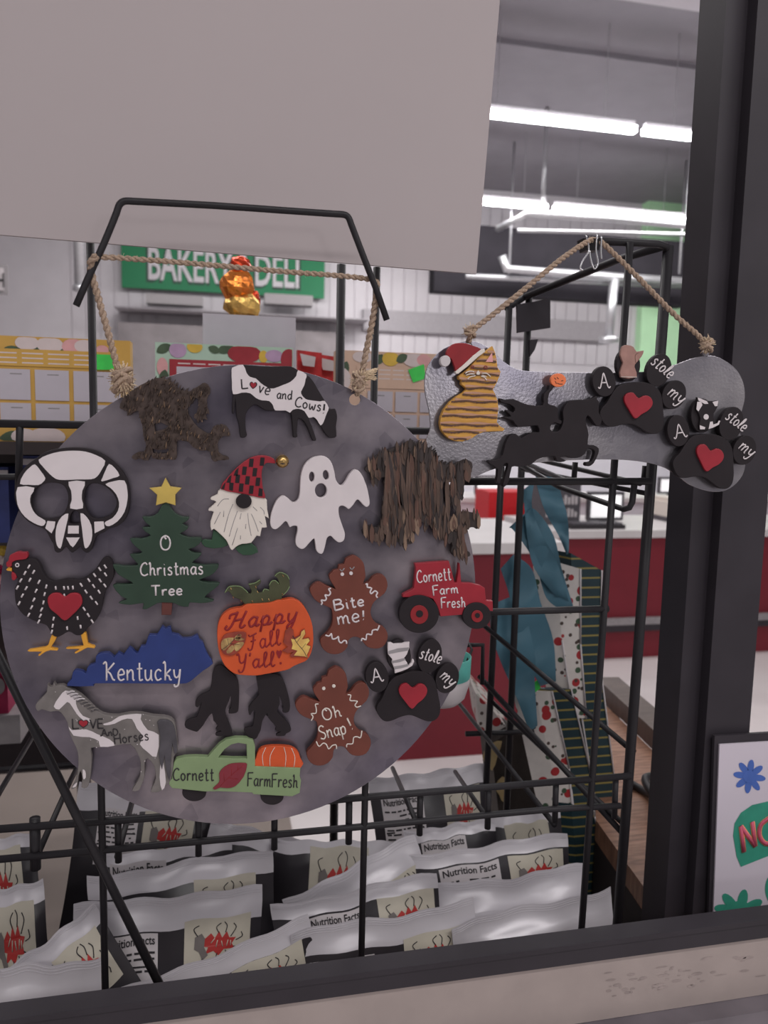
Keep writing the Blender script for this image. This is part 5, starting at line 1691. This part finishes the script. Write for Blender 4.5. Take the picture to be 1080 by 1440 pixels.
def paw(label, mp, Y, words):
    pd = mp(pad)
    t = ornament('paw_ornament', label, pd, Y)
    b = MB()
    b.cutout([pd], Y, TH, BLACKP, 3)
    magnet(b, pd, Y)
    child(b, 'pad', t)
    for i, to in enumerate(toes):
        child(MB().cutout([mp(to)], Y + (.0004 if i % 2 else .0002), TH - .0004, BLACKP, 0), 'toe', t)
    child(MB().cutout([mp(hrt)], Y - .0022, .0026, REDP, 3), 'heart', t)
    for (s, a, c, cap) in words:
        b = MB()
        letter(b, s, a, c, cap, 2.2, Y - .0002, WHITEP, slant=(0.0 if s == 'A' else .15))
        child(b, 'lettering', t)
    return t


ident = lambda p: p
t = paw('black paw with red heart and grey-striped white cat on the round sign', ident, YF,
        [('A', z([(158, 540)])[0], z([(258, 524)])[0], 19, ), ('stole', z([(600, 305)])[0], z([(800, 362)])[0], 17), ('my', z([(795, 488)])[0], z([(905, 585)])[0], 18)])
cat = [(308, 160), (340, 158), (360, 172), (440, 168), (470, 158), (513, 155), (510, 210), (490, 270), (460, 310), (490, 350), (502, 382), (530, 350), (538, 322), (550, 318), (558, 340), (540, 380), (490, 412), (440, 432), (375, 453), (370, 410), (345, 350), (350, 320), (310, 272), (305, 210)]
b = MB().cutout([z(cat)], YF - .0018, .0026, WHITEP, 1)
for pl_ in ([(312, 240), (400, 215), (506, 205), (496, 236), (400, 252), (314, 270)], [(350, 334), (400, 322), (464, 306), (476, 324), (420, 345), (348, 356)], [(366, 386), (440, 375), (497, 362), (502, 382), (440, 402), (370, 415)]):
    b.flat(z(pl_), YF - .0020, MGREYP)
child(b, 'cat', t)
zB = Zm(820, 470, 6.75)
mB = affine(z([(205, 490), (705, 280), (535, 790)]), zB([(200, 450), (722, 330), (497, 800)]))
z = zB
t = paw('black paw with red heart and brown dog on the bone sign', mB, YG,
        [('A', z([(156, 514)])[0], z([(250, 508)])[0], 21), ('stole', z([(636, 275)])[0], z([(815, 425)])[0], 18), ('my', z([(795, 572)])[0], z([(925, 668)])[0], 19)])
DOGB = mat('dog_brown', rgb(140, 106, 98), .6, var=.15, scale=120)
b = MB().cutout([z([(375, 115), (430, 103), (480, 120), (510, 165), (578, 155), (555, 215), (505, 275), (490, 310), (512, 410), (360, 408), (362, 320), (380, 270), (355, 200)])], YG - .0018, .0026, DOGB, 2)
b.stroke(z([(362, 405), (510, 407)]), 1.0, YG - .0019, CREAMP)
b.stroke(z([(500, 270), (495, 200), (530, 175)]), .8, YG - .0019, CATBRN)
child(b, 'dog', t)
zC = Zm(920, 540, 6.75)
z0 = Zm(500, 880, 6.75)
mC = affine(z0([(205, 490), (705, 280), (535, 790)]), zC([(230, 445), (735, 365), (497, 830)]))
z = zC
t = paw('black paw with red heart and black-and-white cat at the right end of the bone', mC, YG,
        [('A', z([(200, 518)])[0], z([(305, 500)])[0], 19), ('stole', z([(668, 325)])[0], z([(840, 455)])[0], 17), ('my', z([(795, 610)])[0], z([(915, 700)])[0], 18)])
b = MB().cutout([z([(408, 125), (440, 140), (520, 160), (560, 160), (610, 156), (605, 215), (580, 260), (560, 290), (575, 350), (600, 372), (614, 345), (628, 350), (616, 388), (560, 417), (520, 430), (434, 434), (430, 385), (440, 330), (425, 280), (400, 245)])], YG - .0018, .0026, BLACKP, 1)
for pl_ in ([(413, 130), (440, 138), (500, 163), (515, 188), (480, 190), (420, 157)], [(408, 170), (445, 165), (458, 200), (420, 260), (401, 240)], [(553, 170), (608, 158), (600, 210), (575, 210)], ell(493, 312, 25, 27, 0, 12), [(432, 390), (485, 410), (480, 430), (435, 431)], [(516, 427), (530, 360), (555, 355), (560, 385), (600, 372), (614, 345), (627, 350), (614, 386), (560, 414)]):
    b.flat(z(pl_), YG - .0021, WHITEP, 1)
child(b, 'cat', t)

# --- striped cat in a santa hat on the bone
z = Zm(600, 470, 7.714)
pk = z([(715, 128), (650, 178), (580, 235), (500, 320), (420, 400), (345, 450), (350, 485), (380, 500), (375, 540), (435, 590), (400, 630), (330, 670), (250, 735), (190, 810), (155, 890), (145, 960), (155, 1030), (190, 1085), (240, 1130), (310, 1160), (390, 1165), (480, 1135), (550, 1090), (620, 1060), (720, 1055), (830, 1052), (848, 1025), (800, 1000), (765, 960), (770, 880), (780, 800), (770, 720), (745, 650), (720, 600), (760, 530), (790, 460), (805, 405), (770, 360), (760, 270), (745, 200)])
t = ornament('cat_ornament', 'tan and brown striped cat wearing a red santa hat', pk, YG)
b = body(t, pk, YG, CATTAN, sm=1)
pkz = pk


def clip_stripe(y0, y1, h, m, Yq):
    # a wavy band across the cat clipped to its outline
    xs = [140 + i * 8 for i in range(90)]
    run = []
    for x in xs:
        yy = y0 + (y1 - y0) * (x - 140) / 700 + 6 * math.sin(x * .021 + y0)
        if inside(z([(x, yy)])[0], pkz) and inside(z([(x, yy + h)])[0], pkz):
            run.append((x, yy))
        else:
            if len(run) > 3:
                up = run
                dn = [(x_, y_ + h + random.uniform(-3, 5)) for x_, y_ in reversed(run)]
                b.flat(z(up + dn), Yq, m)
            run = []
    if len(run) > 3:
        b.flat(z(run + [(x_, y_ + h + random.uniform(-3, 5)) for x_, y_ in reversed(run)]), Yq, m)


for (ya, yb_) in ((195, 205), (268, 288), (335, 372), (405, 440), (478, 520), (570, 582), (638, 662), (712, 732), (795, 820), (872, 895), (970, 985), (1045, 1062), (1128, 1135)):
    clip_stripe(ya - 22, yb_ - 22, 24, CATMID, YG - .0003)
    clip_stripe(ya, yb_, 19, CATBRN, YG - .0006)
child(b, 'body', t)
b = MB()
b.flat(z([(710, 195), (720, 300), (640, 300), (675, 250)]), YG - .0010, PINKP)
b.flat(z([(560, 390), (580, 420), (572, 440), (545, 438), (538, 420)]), YG - .0010, CREAMP)
for st in ([(420, 425), (450, 405), (490, 400), (515, 410)], [(425, 445), (470, 432), (520, 432)], [(445, 490), (470, 465), (530, 450)], [(600, 425), (650, 425), (695, 460)], [(590, 455), (630, 470), (650, 500)], [(600, 445), (650, 462)]):
    b.stroke(z(st), 1.6, YG - .0009, CREAMP)
for x, y in ((495, 355), (640, 358)):
    b.stroke(z(ell(x, y, 17, 15, 0, 12) + [(x + 17, y)]), 1.0, YG - .0009, DREDP)
child(b, 'face', t)
b = MB().cutout([z([(215, 225), (230, 160), (280, 110), (350, 93), (430, 98), (510, 125), (590, 158), (560, 200), (480, 270), (400, 350), (340, 400), (315, 405), (305, 360), (270, 270)])], YG - .0022, .004, DREDP, 2)
hat_o = child(b, 'hat', t)
b = MB().cutout([z([(310, 405), (400, 330), (500, 235), (590, 165), (630, 158), (636, 190), (560, 245), (450, 345), (345, 428), (318, 428)])], YG - .0032, .004, CREAMP, 1)
child(b, 'hat_trim', hat_o)
child(MB().cutout([z(ell(205, 290, 55, 62, 15, 20))], YG - .0034, .005, LABELW, 0), 'pompom', hat_o)

# --- black headless rider on a rearing horse
z = Zm(680, 510, 6)
rider = z([(140, 300), (180, 312), (250, 305), (310, 330), (380, 355), (500, 360), (505, 300), (515, 260), (550, 225), (560, 190), (600, 200), (555, 260), (548, 345), (590, 360), (625, 380), (630, 430), (635, 480), (660, 490), (650, 520), (600, 505), (565, 540), (575, 575), (630, 580), (660, 540), (675, 480), (670, 410), (700, 345), (760, 315), (850, 312), (920, 300), (955, 278), (960, 310), (975, 330), (975, 420), (1000, 480), (985, 530), (950, 530), (915, 480), (880, 445), (862, 490), (875, 540), (888, 610), (880, 690), (930, 695), (975, 725), (965, 780), (930, 850), (890, 875), (862, 865), (870, 840), (910, 835), (938, 770), (930, 735), (880, 725), (855, 770), (810, 800), (740, 805), (700, 790), (650, 800), (700, 825), (650, 840), (615, 825), (600, 790), (500, 800), (450, 820), (400, 860), (300, 880), (240, 880), (215, 1000), (175, 1050), (165, 1020), (200, 900), (205, 850), (170, 860), (150, 950), (140, 1020), (110, 1000), (120, 900), (50, 850), (45, 825), (110, 820), (160, 780), (180, 700), (215, 620), (270, 598), (320, 635), (400, 590), (470, 585), (460, 540), (440, 530), (290, 540), (250, 490), (165, 465), (180, 455), (230, 455), (215, 430), (190, 410), (205, 398), (250, 420), (265, 385), (220, 350), (150, 335)])
t = ornament('headless_rider_ornament', 'black headless horseman silhouette holding up an orange pumpkin', rider, YG)
b = MB().cutout([rider], YG, TH, BLACKP, 2)
q = P(*z([(760, 560)])[0], YG)
b.rod([(q.x, YG + TH, q.z), (q.x, YB, q.z)], .005, MAGN, 14)
child(b, 'silhouette', t)
PUMPL = mat('pale_orange_paint', rgb(204, 108, 66), .5)
b = MB().cutout([z(ell(632, 148, 66, 58, 0, 24))], YG - .0008, .003, PUMPL, 0)
for st in ([(598, 128), (612, 142)], [(620, 122), (632, 138)], [(605, 155), (615, 178)], [(622, 172), (640, 180), (668, 180)], [(655, 155), (672, 150)]):
    b.stroke(z(st), 1.2, YG - .0009, CATBRN)
child(b, 'pumpkin', t)

# ------------------------------------------------------------------ gift bags with blue ribbons on the rack's right side
def banded(name, c1, c2, scale, thin=.06):
    m = mat(name, c1, .4, var=.12, scale=30)
    nt = m.node_tree
    bsdf = nt.nodes['Principled BSDF']
    tc = nt.nodes['Texture Coordinate']
    wv = nt.nodes.new('ShaderNodeTexWave')
    wv.bands_direction = 'Z'
    wv.inputs['Scale'].default_value = scale
    nt.links.new(tc.outputs['Object'], wv.inputs['Vector'])
    rp = nt.nodes.new('ShaderNodeValToRGB')
    rp.color_ramp.elements[0].position = 1 - thin - .02
    rp.color_ramp.elements[0].color = (0, 0, 0, 1)
    rp.color_ramp.elements[1].position = 1 - thin
    rp.color_ramp.elements[1].color = (1, 1, 1, 1)
    nt.links.new(wv.outputs['Fac'], rp.inputs[0])
    mx = nt.nodes.new('ShaderNodeMix')
    mx.data_type = 'RGBA'
    nt.links.new(rp.outputs[0], mx.inputs[0])
    nt.links.new(bsdf.inputs['Base Color'].links[0].from_socket, mx.inputs[6])
    mx.inputs[7].default_value = c2
    nt.links.new(mx.outputs[2], bsdf.inputs['Base Color'])
    return m


def floral(name):
    m = mat(name, rgb(190, 184, 180), .5, var=.06)
    nt = m.node_tree
    bsdf = nt.nodes['Principled BSDF']
    tc = nt.nodes['Texture Coordinate']
    cur = bsdf.inputs['Base Color'].links[0].from_socket
    for sc, th, c in ((42, .30, rgb(150, 44, 48)), (55, .24, rgb(60, 80, 62)), (70, .2, rgb(70, 58, 54))):
        vo = nt.nodes.new('ShaderNodeTexVoronoi')
        vo.inputs['Scale'].default_value = sc
        nt.links.new(tc.outputs['Object'], vo.inputs['Vector'])
        lt_ = nt.nodes.new('ShaderNodeMath')
        lt_.operation = 'LESS_THAN'
        lt_.inputs[1].default_value = th
        nt.links.new(vo.outputs['Distance'], lt_.inputs[0])
        mx = nt.nodes.new('ShaderNodeMix')
        mx.data_type = 'RGBA'
        nt.links.new(lt_.outputs[0], mx.inputs[0])
        nt.links.new(cur, mx.inputs[6])
        mx.inputs[7].default_value = c
        cur = mx.outputs[2]
    nt.links.new(cur, bsdf.inputs['Base Color'])
    return m


TEAL = banded('teal_striped_paper', rgb(34, 52, 58), rgb(128, 116, 66), 22, .07)
FLOR = floral('floral_paper')
RIB = mat('blue_ribbon', rgb(70, 106, 122), .45, var=.06, scale=12)
TANP = mat('tan_paper', rgb(170, 150, 110), .6)


def ribbon(cols):
    """cols: rows of (left x, y, right x, y, depth) along a satin ribbon"""
    rows_ = catmull([(c[0], c[1], c[2], c[3], .932 + (c[4] - .97) * .12) for c in cols], 5)
    b = MB()
    vs, fs = [], []
    for i, (xl, yl, xr, yr, Y) in enumerate(rows_):
        for k in range(4):
            f = k / 3
            yy = Y + .004 * math.sin(f * math.pi) * (1 if (i // 4) % 2 else -1)
            p = P(xl + (xr - xl) * f, yl + (yr - yl) * f, yy)
            vs.append(p)
    for i in range(len(rows_) - 1):
        for k in range(3):
            a = i * 4 + k
            fs.append((a, a + 1, a + 5, a + 4))
    n = len(vs)
    vs2 = vs + [v + Vector((0, .0006, 0)) for v in vs]
    b.add(vs2, fs + [tuple(j + n for j in reversed(f)) for f in fs], RIB, True)
    return b


GG = 'patterned gift bags hanging on the right side of the rack'


def gift(label, px, Y, d, m, ribs=(), rim=True, extra=None):
    pts = [P(x, y, Y) for x, y in px]
    zmin = min(p.z for p in pts)
    t = thing('gift_bag', label, 'gift bag', Vector((sum(p.x for p in pts) / len(pts), Y + d[1] / 2, zmin)), GG)
    child(MB().slab(pts, d, m), 'paper_body', t)
    if rim:
        b = MB()
        for i in range(len(px) - 1):
            if abs(px[i + 1][1] - px[i][1]) > 60:
                b.rod([pts[i] - Vector((0, .001, 0)), pts[i + 1] - Vector((0, .001, 0))], .0012, LABELW, 6)
        if b.v:
            child(b, 'folded_edge', t)
    for r in ribs:
        child(ribbon(r), 'ribbon', t)
    return t


gift('teal striped gift bag, tallest and furthest right, hanging by a blue ribbon', [(803, 778), (846, 802), (843, 930), (868, 1130), (840, 1146), (818, 1010), (806, 900)], 1.004, (-.02, .05, 0), TEAL,
     [[(753, 668, 786, 672, 1.10), (757, 690, 789, 694, 1.10), (768, 722, 797, 722, 1.12), (785, 752, 800, 750, 1.13), (797, 780, 800, 778, 1.15)]])
gift('white floral gift bag with red flowers tucked left of the tallest teal bag', [(782, 790), (816, 800), (816, 905), (824, 1010), (806, 1010), (790, 900)], .988, (-.03, .012, 0), FLOR,
     [[(716, 742, 738, 722, 1.02), (724, 748, 752, 716, 1.02), (752, 790, 778, 752, 1.04), (768, 840, 790, 800, 1.05), (790, 858, 806, 852, 1.06)]])
gift('teal striped gift bag in the middle of the hanging row', [(774, 970), (803, 969), (830, 1086), (843, 1235), (818, 1240), (803, 1110)], .972, (-.02, .012, 0), TEAL,
     [[(704, 800, 722, 780, .99), (716, 836, 748, 800, .98), (724, 880, 760, 846, .98), (742, 930, 778, 900, .99), (760, 965, 782, 958, 1.0)]])
gift('narrow white floral gift bag in front of the middle teal bag', [(752, 972), (776, 972), (800, 1080), (812, 1240), (798, 1245), (784, 1120)], .961, (-.03, .008, 0), FLOR,
     [[(692, 850, 716, 840, .975), (690, 885, 736, 856, .97), (704, 930, 752, 920, .97), (726, 980, 752, 960, .97), (745, 1030, 756, 1020, .975)]])
gift('floral gift bag end showing at the left behind the rear uprights', [(668, 974), (694, 1000), (720, 1032), (712, 1062), (700, 1066), (676, 1030)], 1.06, (.02, .10, 0), FLOR)
gift('dark teal gift bag lowest in the row, reaching down behind the chip bags', [(803, 1130), (836, 1148), (850, 1210), (868, 1300), (858, 1345), (830, 1340), (812, 1230)], .951, (-.02, .008, 0), TEAL)
t = gift('dark brown gift bag with tan shapes at the bottom left of the hanging bags', [(690, 1046), (722, 1026), (745, 1040), (760, 1100), (772, 1180), (706, 1186)], 1.04, (.0, .05, 0), mat('dark_brown_paper', rgb(52, 46, 44), .5, var=.2))
b = MB()
b.flat([(678, 1064), (690, 1046), (706, 1042), (700, 1062), (692, 1084)], 1.038, TANP, 2)
b.flat([(696, 1106), (706, 1092), (714, 1100), (708, 1128), (702, 1118)], 1.038, TANP, 2)
child(b, 'print', t)
child(MB().slab([P(750, 961, .945), P(758, 955, .945), P(760, 968, .945), P(752, 974, .945)], (0, .001, 0), TAGG), 'price_tag', bpy.data.objects['gift_bag.003'])
# blue ribbon curl hanging free below the knots
ribbon_tail = ribbon([(735, 690, 752, 676, 1.0), (738, 720, 748, 712, 1.0), (742, 760, 762, 752, 1.0), (752, 800, 784, 792, 1.01), (782, 840, 800, 846, 1.02)])
child(ribbon_tail, 'ribbon', bpy.data.objects['gift_bag.001'])

# ------------------------------------------------------------------ chip bags standing in the basket
NUT_V, NUT_F = text_polys('Nutrition Facts')
GB = 'chip bags standing in the wire basket'
FOILG = mat('grey_foil', rgb(150, 146, 150), .3, var=.06, scale=25, bump=.3, spec=.6)


def chipbag(label, TL, TR, h=.20, lean=16, style='black', nut=None, logo=None, T=.011, wave=.003, strip=.13, seedk=1):
    rnd = random.Random(seedk)
    a, c = P(*TL), P(*TR)
    Wv = (c - a)
    w = Wv.length
    Wv.normalize()
    D = Vector((0, -math.sin(math.radians(lean)), -math.cos(math.radians(lean))))
    D = (D - Wv * D.dot(Wv)).normalized()
    N = Wv.cross(D)
    if N.y > 0:
        N = -N
    o = (a + c) / 2
    ph, k1 = rnd.uniform(0, 6), rnd.uniform(.8, 1.6)

    def S(u, v, off, side=1):
        """u across -.5...5, v from the top seal 0 to the bottom 1; side 1 front, -1 back"""
        f = max(0.0, (v - strip * .6) / (1 - strip * .6))
        th = T * (math.sin(math.pi * min(1, f) ** .8) ** .75 if 0 < f < 1 else 0) * max(0, 1 - (2 * abs(u)) ** 3)
        wv = wave * math.sin(2 * math.pi * k1 * u + ph) * (1 - v) ** 2 + wave * .35 * math.sin(9 * u + 14 * v + ph)
        edge = .0016 * math.sin(21 * u + ph) * (1 - v) * (1 - v)
        shrink = 1 - .05 * math.sin(math.pi * min(1, f))
        return o + Wv * (u * w * shrink) + D * (v * h + edge) + N * (wv + side * (th + .0004) + off)

    bot = o + D * h
    t = thing('chip_bag', label, 'chip bag', Vector((bot.x, bot.y, min(bot.z, .9))), GB)
    nu, nv = 22, 26
    b = MB()
    front_m = {'black': FOILB, 'white': FOILW}[style]
    ns = int(nv * strip) + 1
    for side in (1, -1):
        vs = [S(-.5 + i / nu, j / nv, 0, side) for j in range(nv + 1) for i in range(nu + 1)]
        for j0, j1, m in ((0, ns, FOILW), (ns, nv, front_m)):
            fs = []
            for j in range(j0, j1):
                for i in range(nu):
                    q = j * (nu + 1) + i
                    f = (q, q + 1, q + nu + 2, q + nu + 1)
                    fs.append(f if side < 0 else f[::-1])
            b.add(vs, fs, m, True)
    child(b, 'pouch', t)
    sb = MB()
    for k in range(3):
        vv = .012 + k * strip * .10
        sb.rod([S(-.49 + .98 * i / 18, vv, .0002) for i in range(19)], .00028, FOILW, 4)
    child(sb, 'top_seal', t)

    def patch(u0, u1, v0, v1, off, m, b):
        n, k = 8, 6
        vs = [S(u0 + (u1 - u0) * i / n, v0 + (v1 - v0) * j / k, off) for j in range(k + 1) for i in range(n + 1)]
        fs = [(j * (n + 1) + i + n + 1, j * (n + 1) + i + n + 2, j * (n + 1) + i + 1, j * (n + 1) + i) for j in range(k) for i in range(n)]
        b.add(vs, fs, m, True)

    def poly(pts, u0, u1, v0, v1, off, m, b):
        tri = tessellate_polygon([[Vector((x, y, 0)) for x, y in pts]])
        b.add([S(u0 + (u1 - u0) * x, v0 + (v1 - v0) * y, off) for x, y in pts], [tuple(q) for q in tri], m)

    if nut:
        u0, u1, v0, v1 = nut
        b = MB()
        patch(u0, u1, v0, v1, .0006, LABELW, b)
        vs = [S(u0 + (u1 - u0) * (.05 + .9 * x), v0 + (v1 - v0) * (.15 - .12 * y), .0012) for x, y in NUT_V]
        b.add(vs, NUT_F, INK)
        for k in range(9):
            vv = .24 + k * .082
            x = .05
            while x < .9:
                L_ = rnd.uniform(.05, .2)
                if rnd.random() < .8:
                    poly([(x, vv), (min(.95, x + L_), vv), (min(.95, x + L_), vv + .030), (x, vv + .030)], u0, u1, v0, v1, .0012, INK, b)
                x += L_ + .04
        poly([(.03, .42), (.97, .42), (.97, .445), (.03, .445)], u0, u1, v0, v1, .0013, INK, b)
        poly([(.03, .62), (.97, .62), (.97, .65), (.03, .65)], u0, u1, v0, v1, .0013, INK, b)
        child(b, 'nutrition_label', t)
    if logo:
        u0, u1, v0, v1 = logo
        b = MB()
        patch(u0, u1, v0, v1, .0006, LABELC, b)
        cxs = [(.30, .42), (.40, .30), (.46, .40), (.52, .26), (.57, .40), (.64, .28), (.68, .42), (.78, .44), (.72, .55), (.76, .66), (.60, .64), (.52, .76), (.44, .66), (.32, .72), (.36, .58), (.26, .56)]
        poly(cxs, u0, u1, v0, v1, .0012, LOGOR, b)
        for q0, q1 in (((.40, .50), (.46, .40)), ((.48, .58), (.50, .44)), ((.56, .46), (.58, .58)), ((.64, .58), (.66, .46)), ((.70, .48), (.70, .58))):
            b.rod([S(u0 + (u1 - u0) * q0[0], v0 + (v1 - v0) * q0[1], .0014), S(u0 + (u1 - u0) * q1[0], v0 + (v1 - v0) * q1[1], .0014)], .0005, LABELC, 4)
        poly([(.16, .36), (.26, .30), (.31, .40), (.30, .58), (.36, .74), (.28, .84), (.22, .66), (.15, .60)], u0, u1, v0, v1, .0013, LOGOG, b)
        for st in ([(.52, .3), (.48, .18), (.55, .10)], [(.62, .3), (.64, .16), (.60, .08)], [(.70, .4), (.78, .24), (.74, .14)], [(.78, .5), (.88, .46), (.86, .36)], [(.5, .7), (.48, .86), (.56, .92)], [(.62, .66), (.66, .82), (.62, .92)], [(.74, .62), (.86, .7), (.84, .80)], [(.2, .35), (.14, .2), (.22, .14)], [(.28, .8), (.24, .94)]):
            pts = catmull(st, 4) if len(st) > 2 else st
            b.rod([S(u0 + (u1 - u0) * x, v0 + (v1 - v0) * y, .0010) for x, y in pts], .0005, INK, 5)
        for k in range(2):
            poly([(.12, .93 + k * .04), (.6 - k * .2, .93 + k * .04), (.6 - k * .2, .945 + k * .04), (.12, .945 + k * .04)], u0, u1, v0, v1, .0012, LOGOG, b)
        child(b, 'logo_label', t)
    return t


chipbag('chip bag at the front left corner, its seal rising steeply to the right', (-25, 1388, .722), (133, 1272, .745), lean=14, logo=(.02, .42, .10, .42), seedk=1, h=.17, strip=.08)
chipbag('chip bag lying lowest at the front left, seal almost level', (-55, 1368, .700), (152, 1346, .700), lean=8, logo=(.04, .44, .18, .46), seedk=2, h=.16, strip=.17)
chipbag('chip bag with full nutrition panel and logo, left of the basket centre', (103, 1273, .770), (369, 1246, .770), nut=(-.37, -.06, .16, .50), logo=(.08, .44, .125, .345), seedk=3, strip=.12)
chipbag('chip bag at the front with a slanted seal and logo, right of the brace foot', (158, 1398, .712), (434, 1288, .735), lean=12, logo=(.06, .44, .115, .34), seedk=4, h=.17, strip=.10)
chipbag('chip bag behind the full nutrition panel bag, wide grey-white seal', (121, 1234, .800), (383, 1192, .800), logo=(.06, .40, .105, .34), seedk=5, strip=.10, wave=.005)
chipbag('chip bag showing left below the disc, between the two basket bars', (112, 1098, .905), (312, 1108, .905), nut=(-.34, -.06, .14, .44), logo=(-.02, .34, .15, .40), seedk=6)
chipbag('chip bag in the middle left row with a cropped nutrition heading', (138, 1204, .845), (326, 1178, .845), nut=(-.42, .0, .06, .5), seedk=7, h=.18, strip=.055)
chipbag('chip bag with pale upper seal under the bottom of the disc', (298, 1152, .885), (450, 1186, .885), seedk=8, h=.18, strip=.10)
chipbag('chip bag in the centre with a broad white seal slanting up to the right', (398, 1268, .790), (582, 1172, .828), lean=20, logo=(.16, .48, .19, .42), seedk=9, strip=.19, h=.17)
chipbag('chip bag with large red logo behind the centre slanting seal', (386, 1180, .868), (560, 1184, .868), logo=(-.22, .26, .035, .42), seedk=10, strip=.04, h=.19)
chipbag('chip bag with nutrition panel in front of the centre slanting seal', (380, 1276, .765), (613, 1226, .765), nut=(-.30, .02, .085, .42), logo=(.12, .47, .075, .30), seedk=11, strip=.07, wave=.004)
chipbag('chip bag with narrow grey seal, logo and nutrition heading, right of centre', (576, 1205, .815), (796, 1170, .815), nut=(-.34, .04, .085, .40), logo=(.10, .46, .085, .30), seedk=12, strip=.075)
chipbag('crumpled white chip bag, rear of the two at the right end', (604, 1248, .772), (823, 1216, .772), style='white', logo=(.16, .40, .18, .36), seedk=13, wave=.006, T=.016)
chipbag('chip bag at the front centre with the nearest nutrition heading', (408, 1312, .730), (668, 1266, .735), lean=12, nut=(-.42, -.08, .19, .6), logo=(.08, .42, .13, .38), seedk=14, h=.17, strip=.13, wave=.004)
chipbag('crumpled white chip bag in the front right corner of the basket', (634, 1304, .722), (856, 1246, .742), lean=12, style='white', seedk=15, wave=.006, T=.018, h=.17)
chipbag('chip bag at the back, right of the disc bottom, with nutrition panel', (518, 1096, .912), (684, 1074, .912), nut=(-.42, -.08, .12, .46), logo=(.10, .42, .12, .42), seedk=16, strip=.11)
chipbag('chip bag in the row in front of the rear right bag, nutrition panel', (568, 1170, .862), (694, 1150, .862), nut=(-.34, .16, .08, .45), seedk=17, strip=.07, h=.18)
chipbag('chip bag with faint red logo against the hanging gift bags', (686, 1150, .880), (788, 1136, .880), logo=(-.3, .3, .06, .46), seedk=18, strip=.05, h=.18)
chipbag('chip bag behind the left basket corner, uppermost at the left edge', (-90, 1200, .855), (48, 1168, .855), logo=(-.1, .36, .06, .5), seedk=19, strip=.06, h=.18)
chipbag('chip bag at the left edge between the corner bag and the rear bag', (-80, 1268, .80), (60, 1236, .80), logo=(-.05, .40, .09, .5), seedk=20, strip=.08, h=.18)
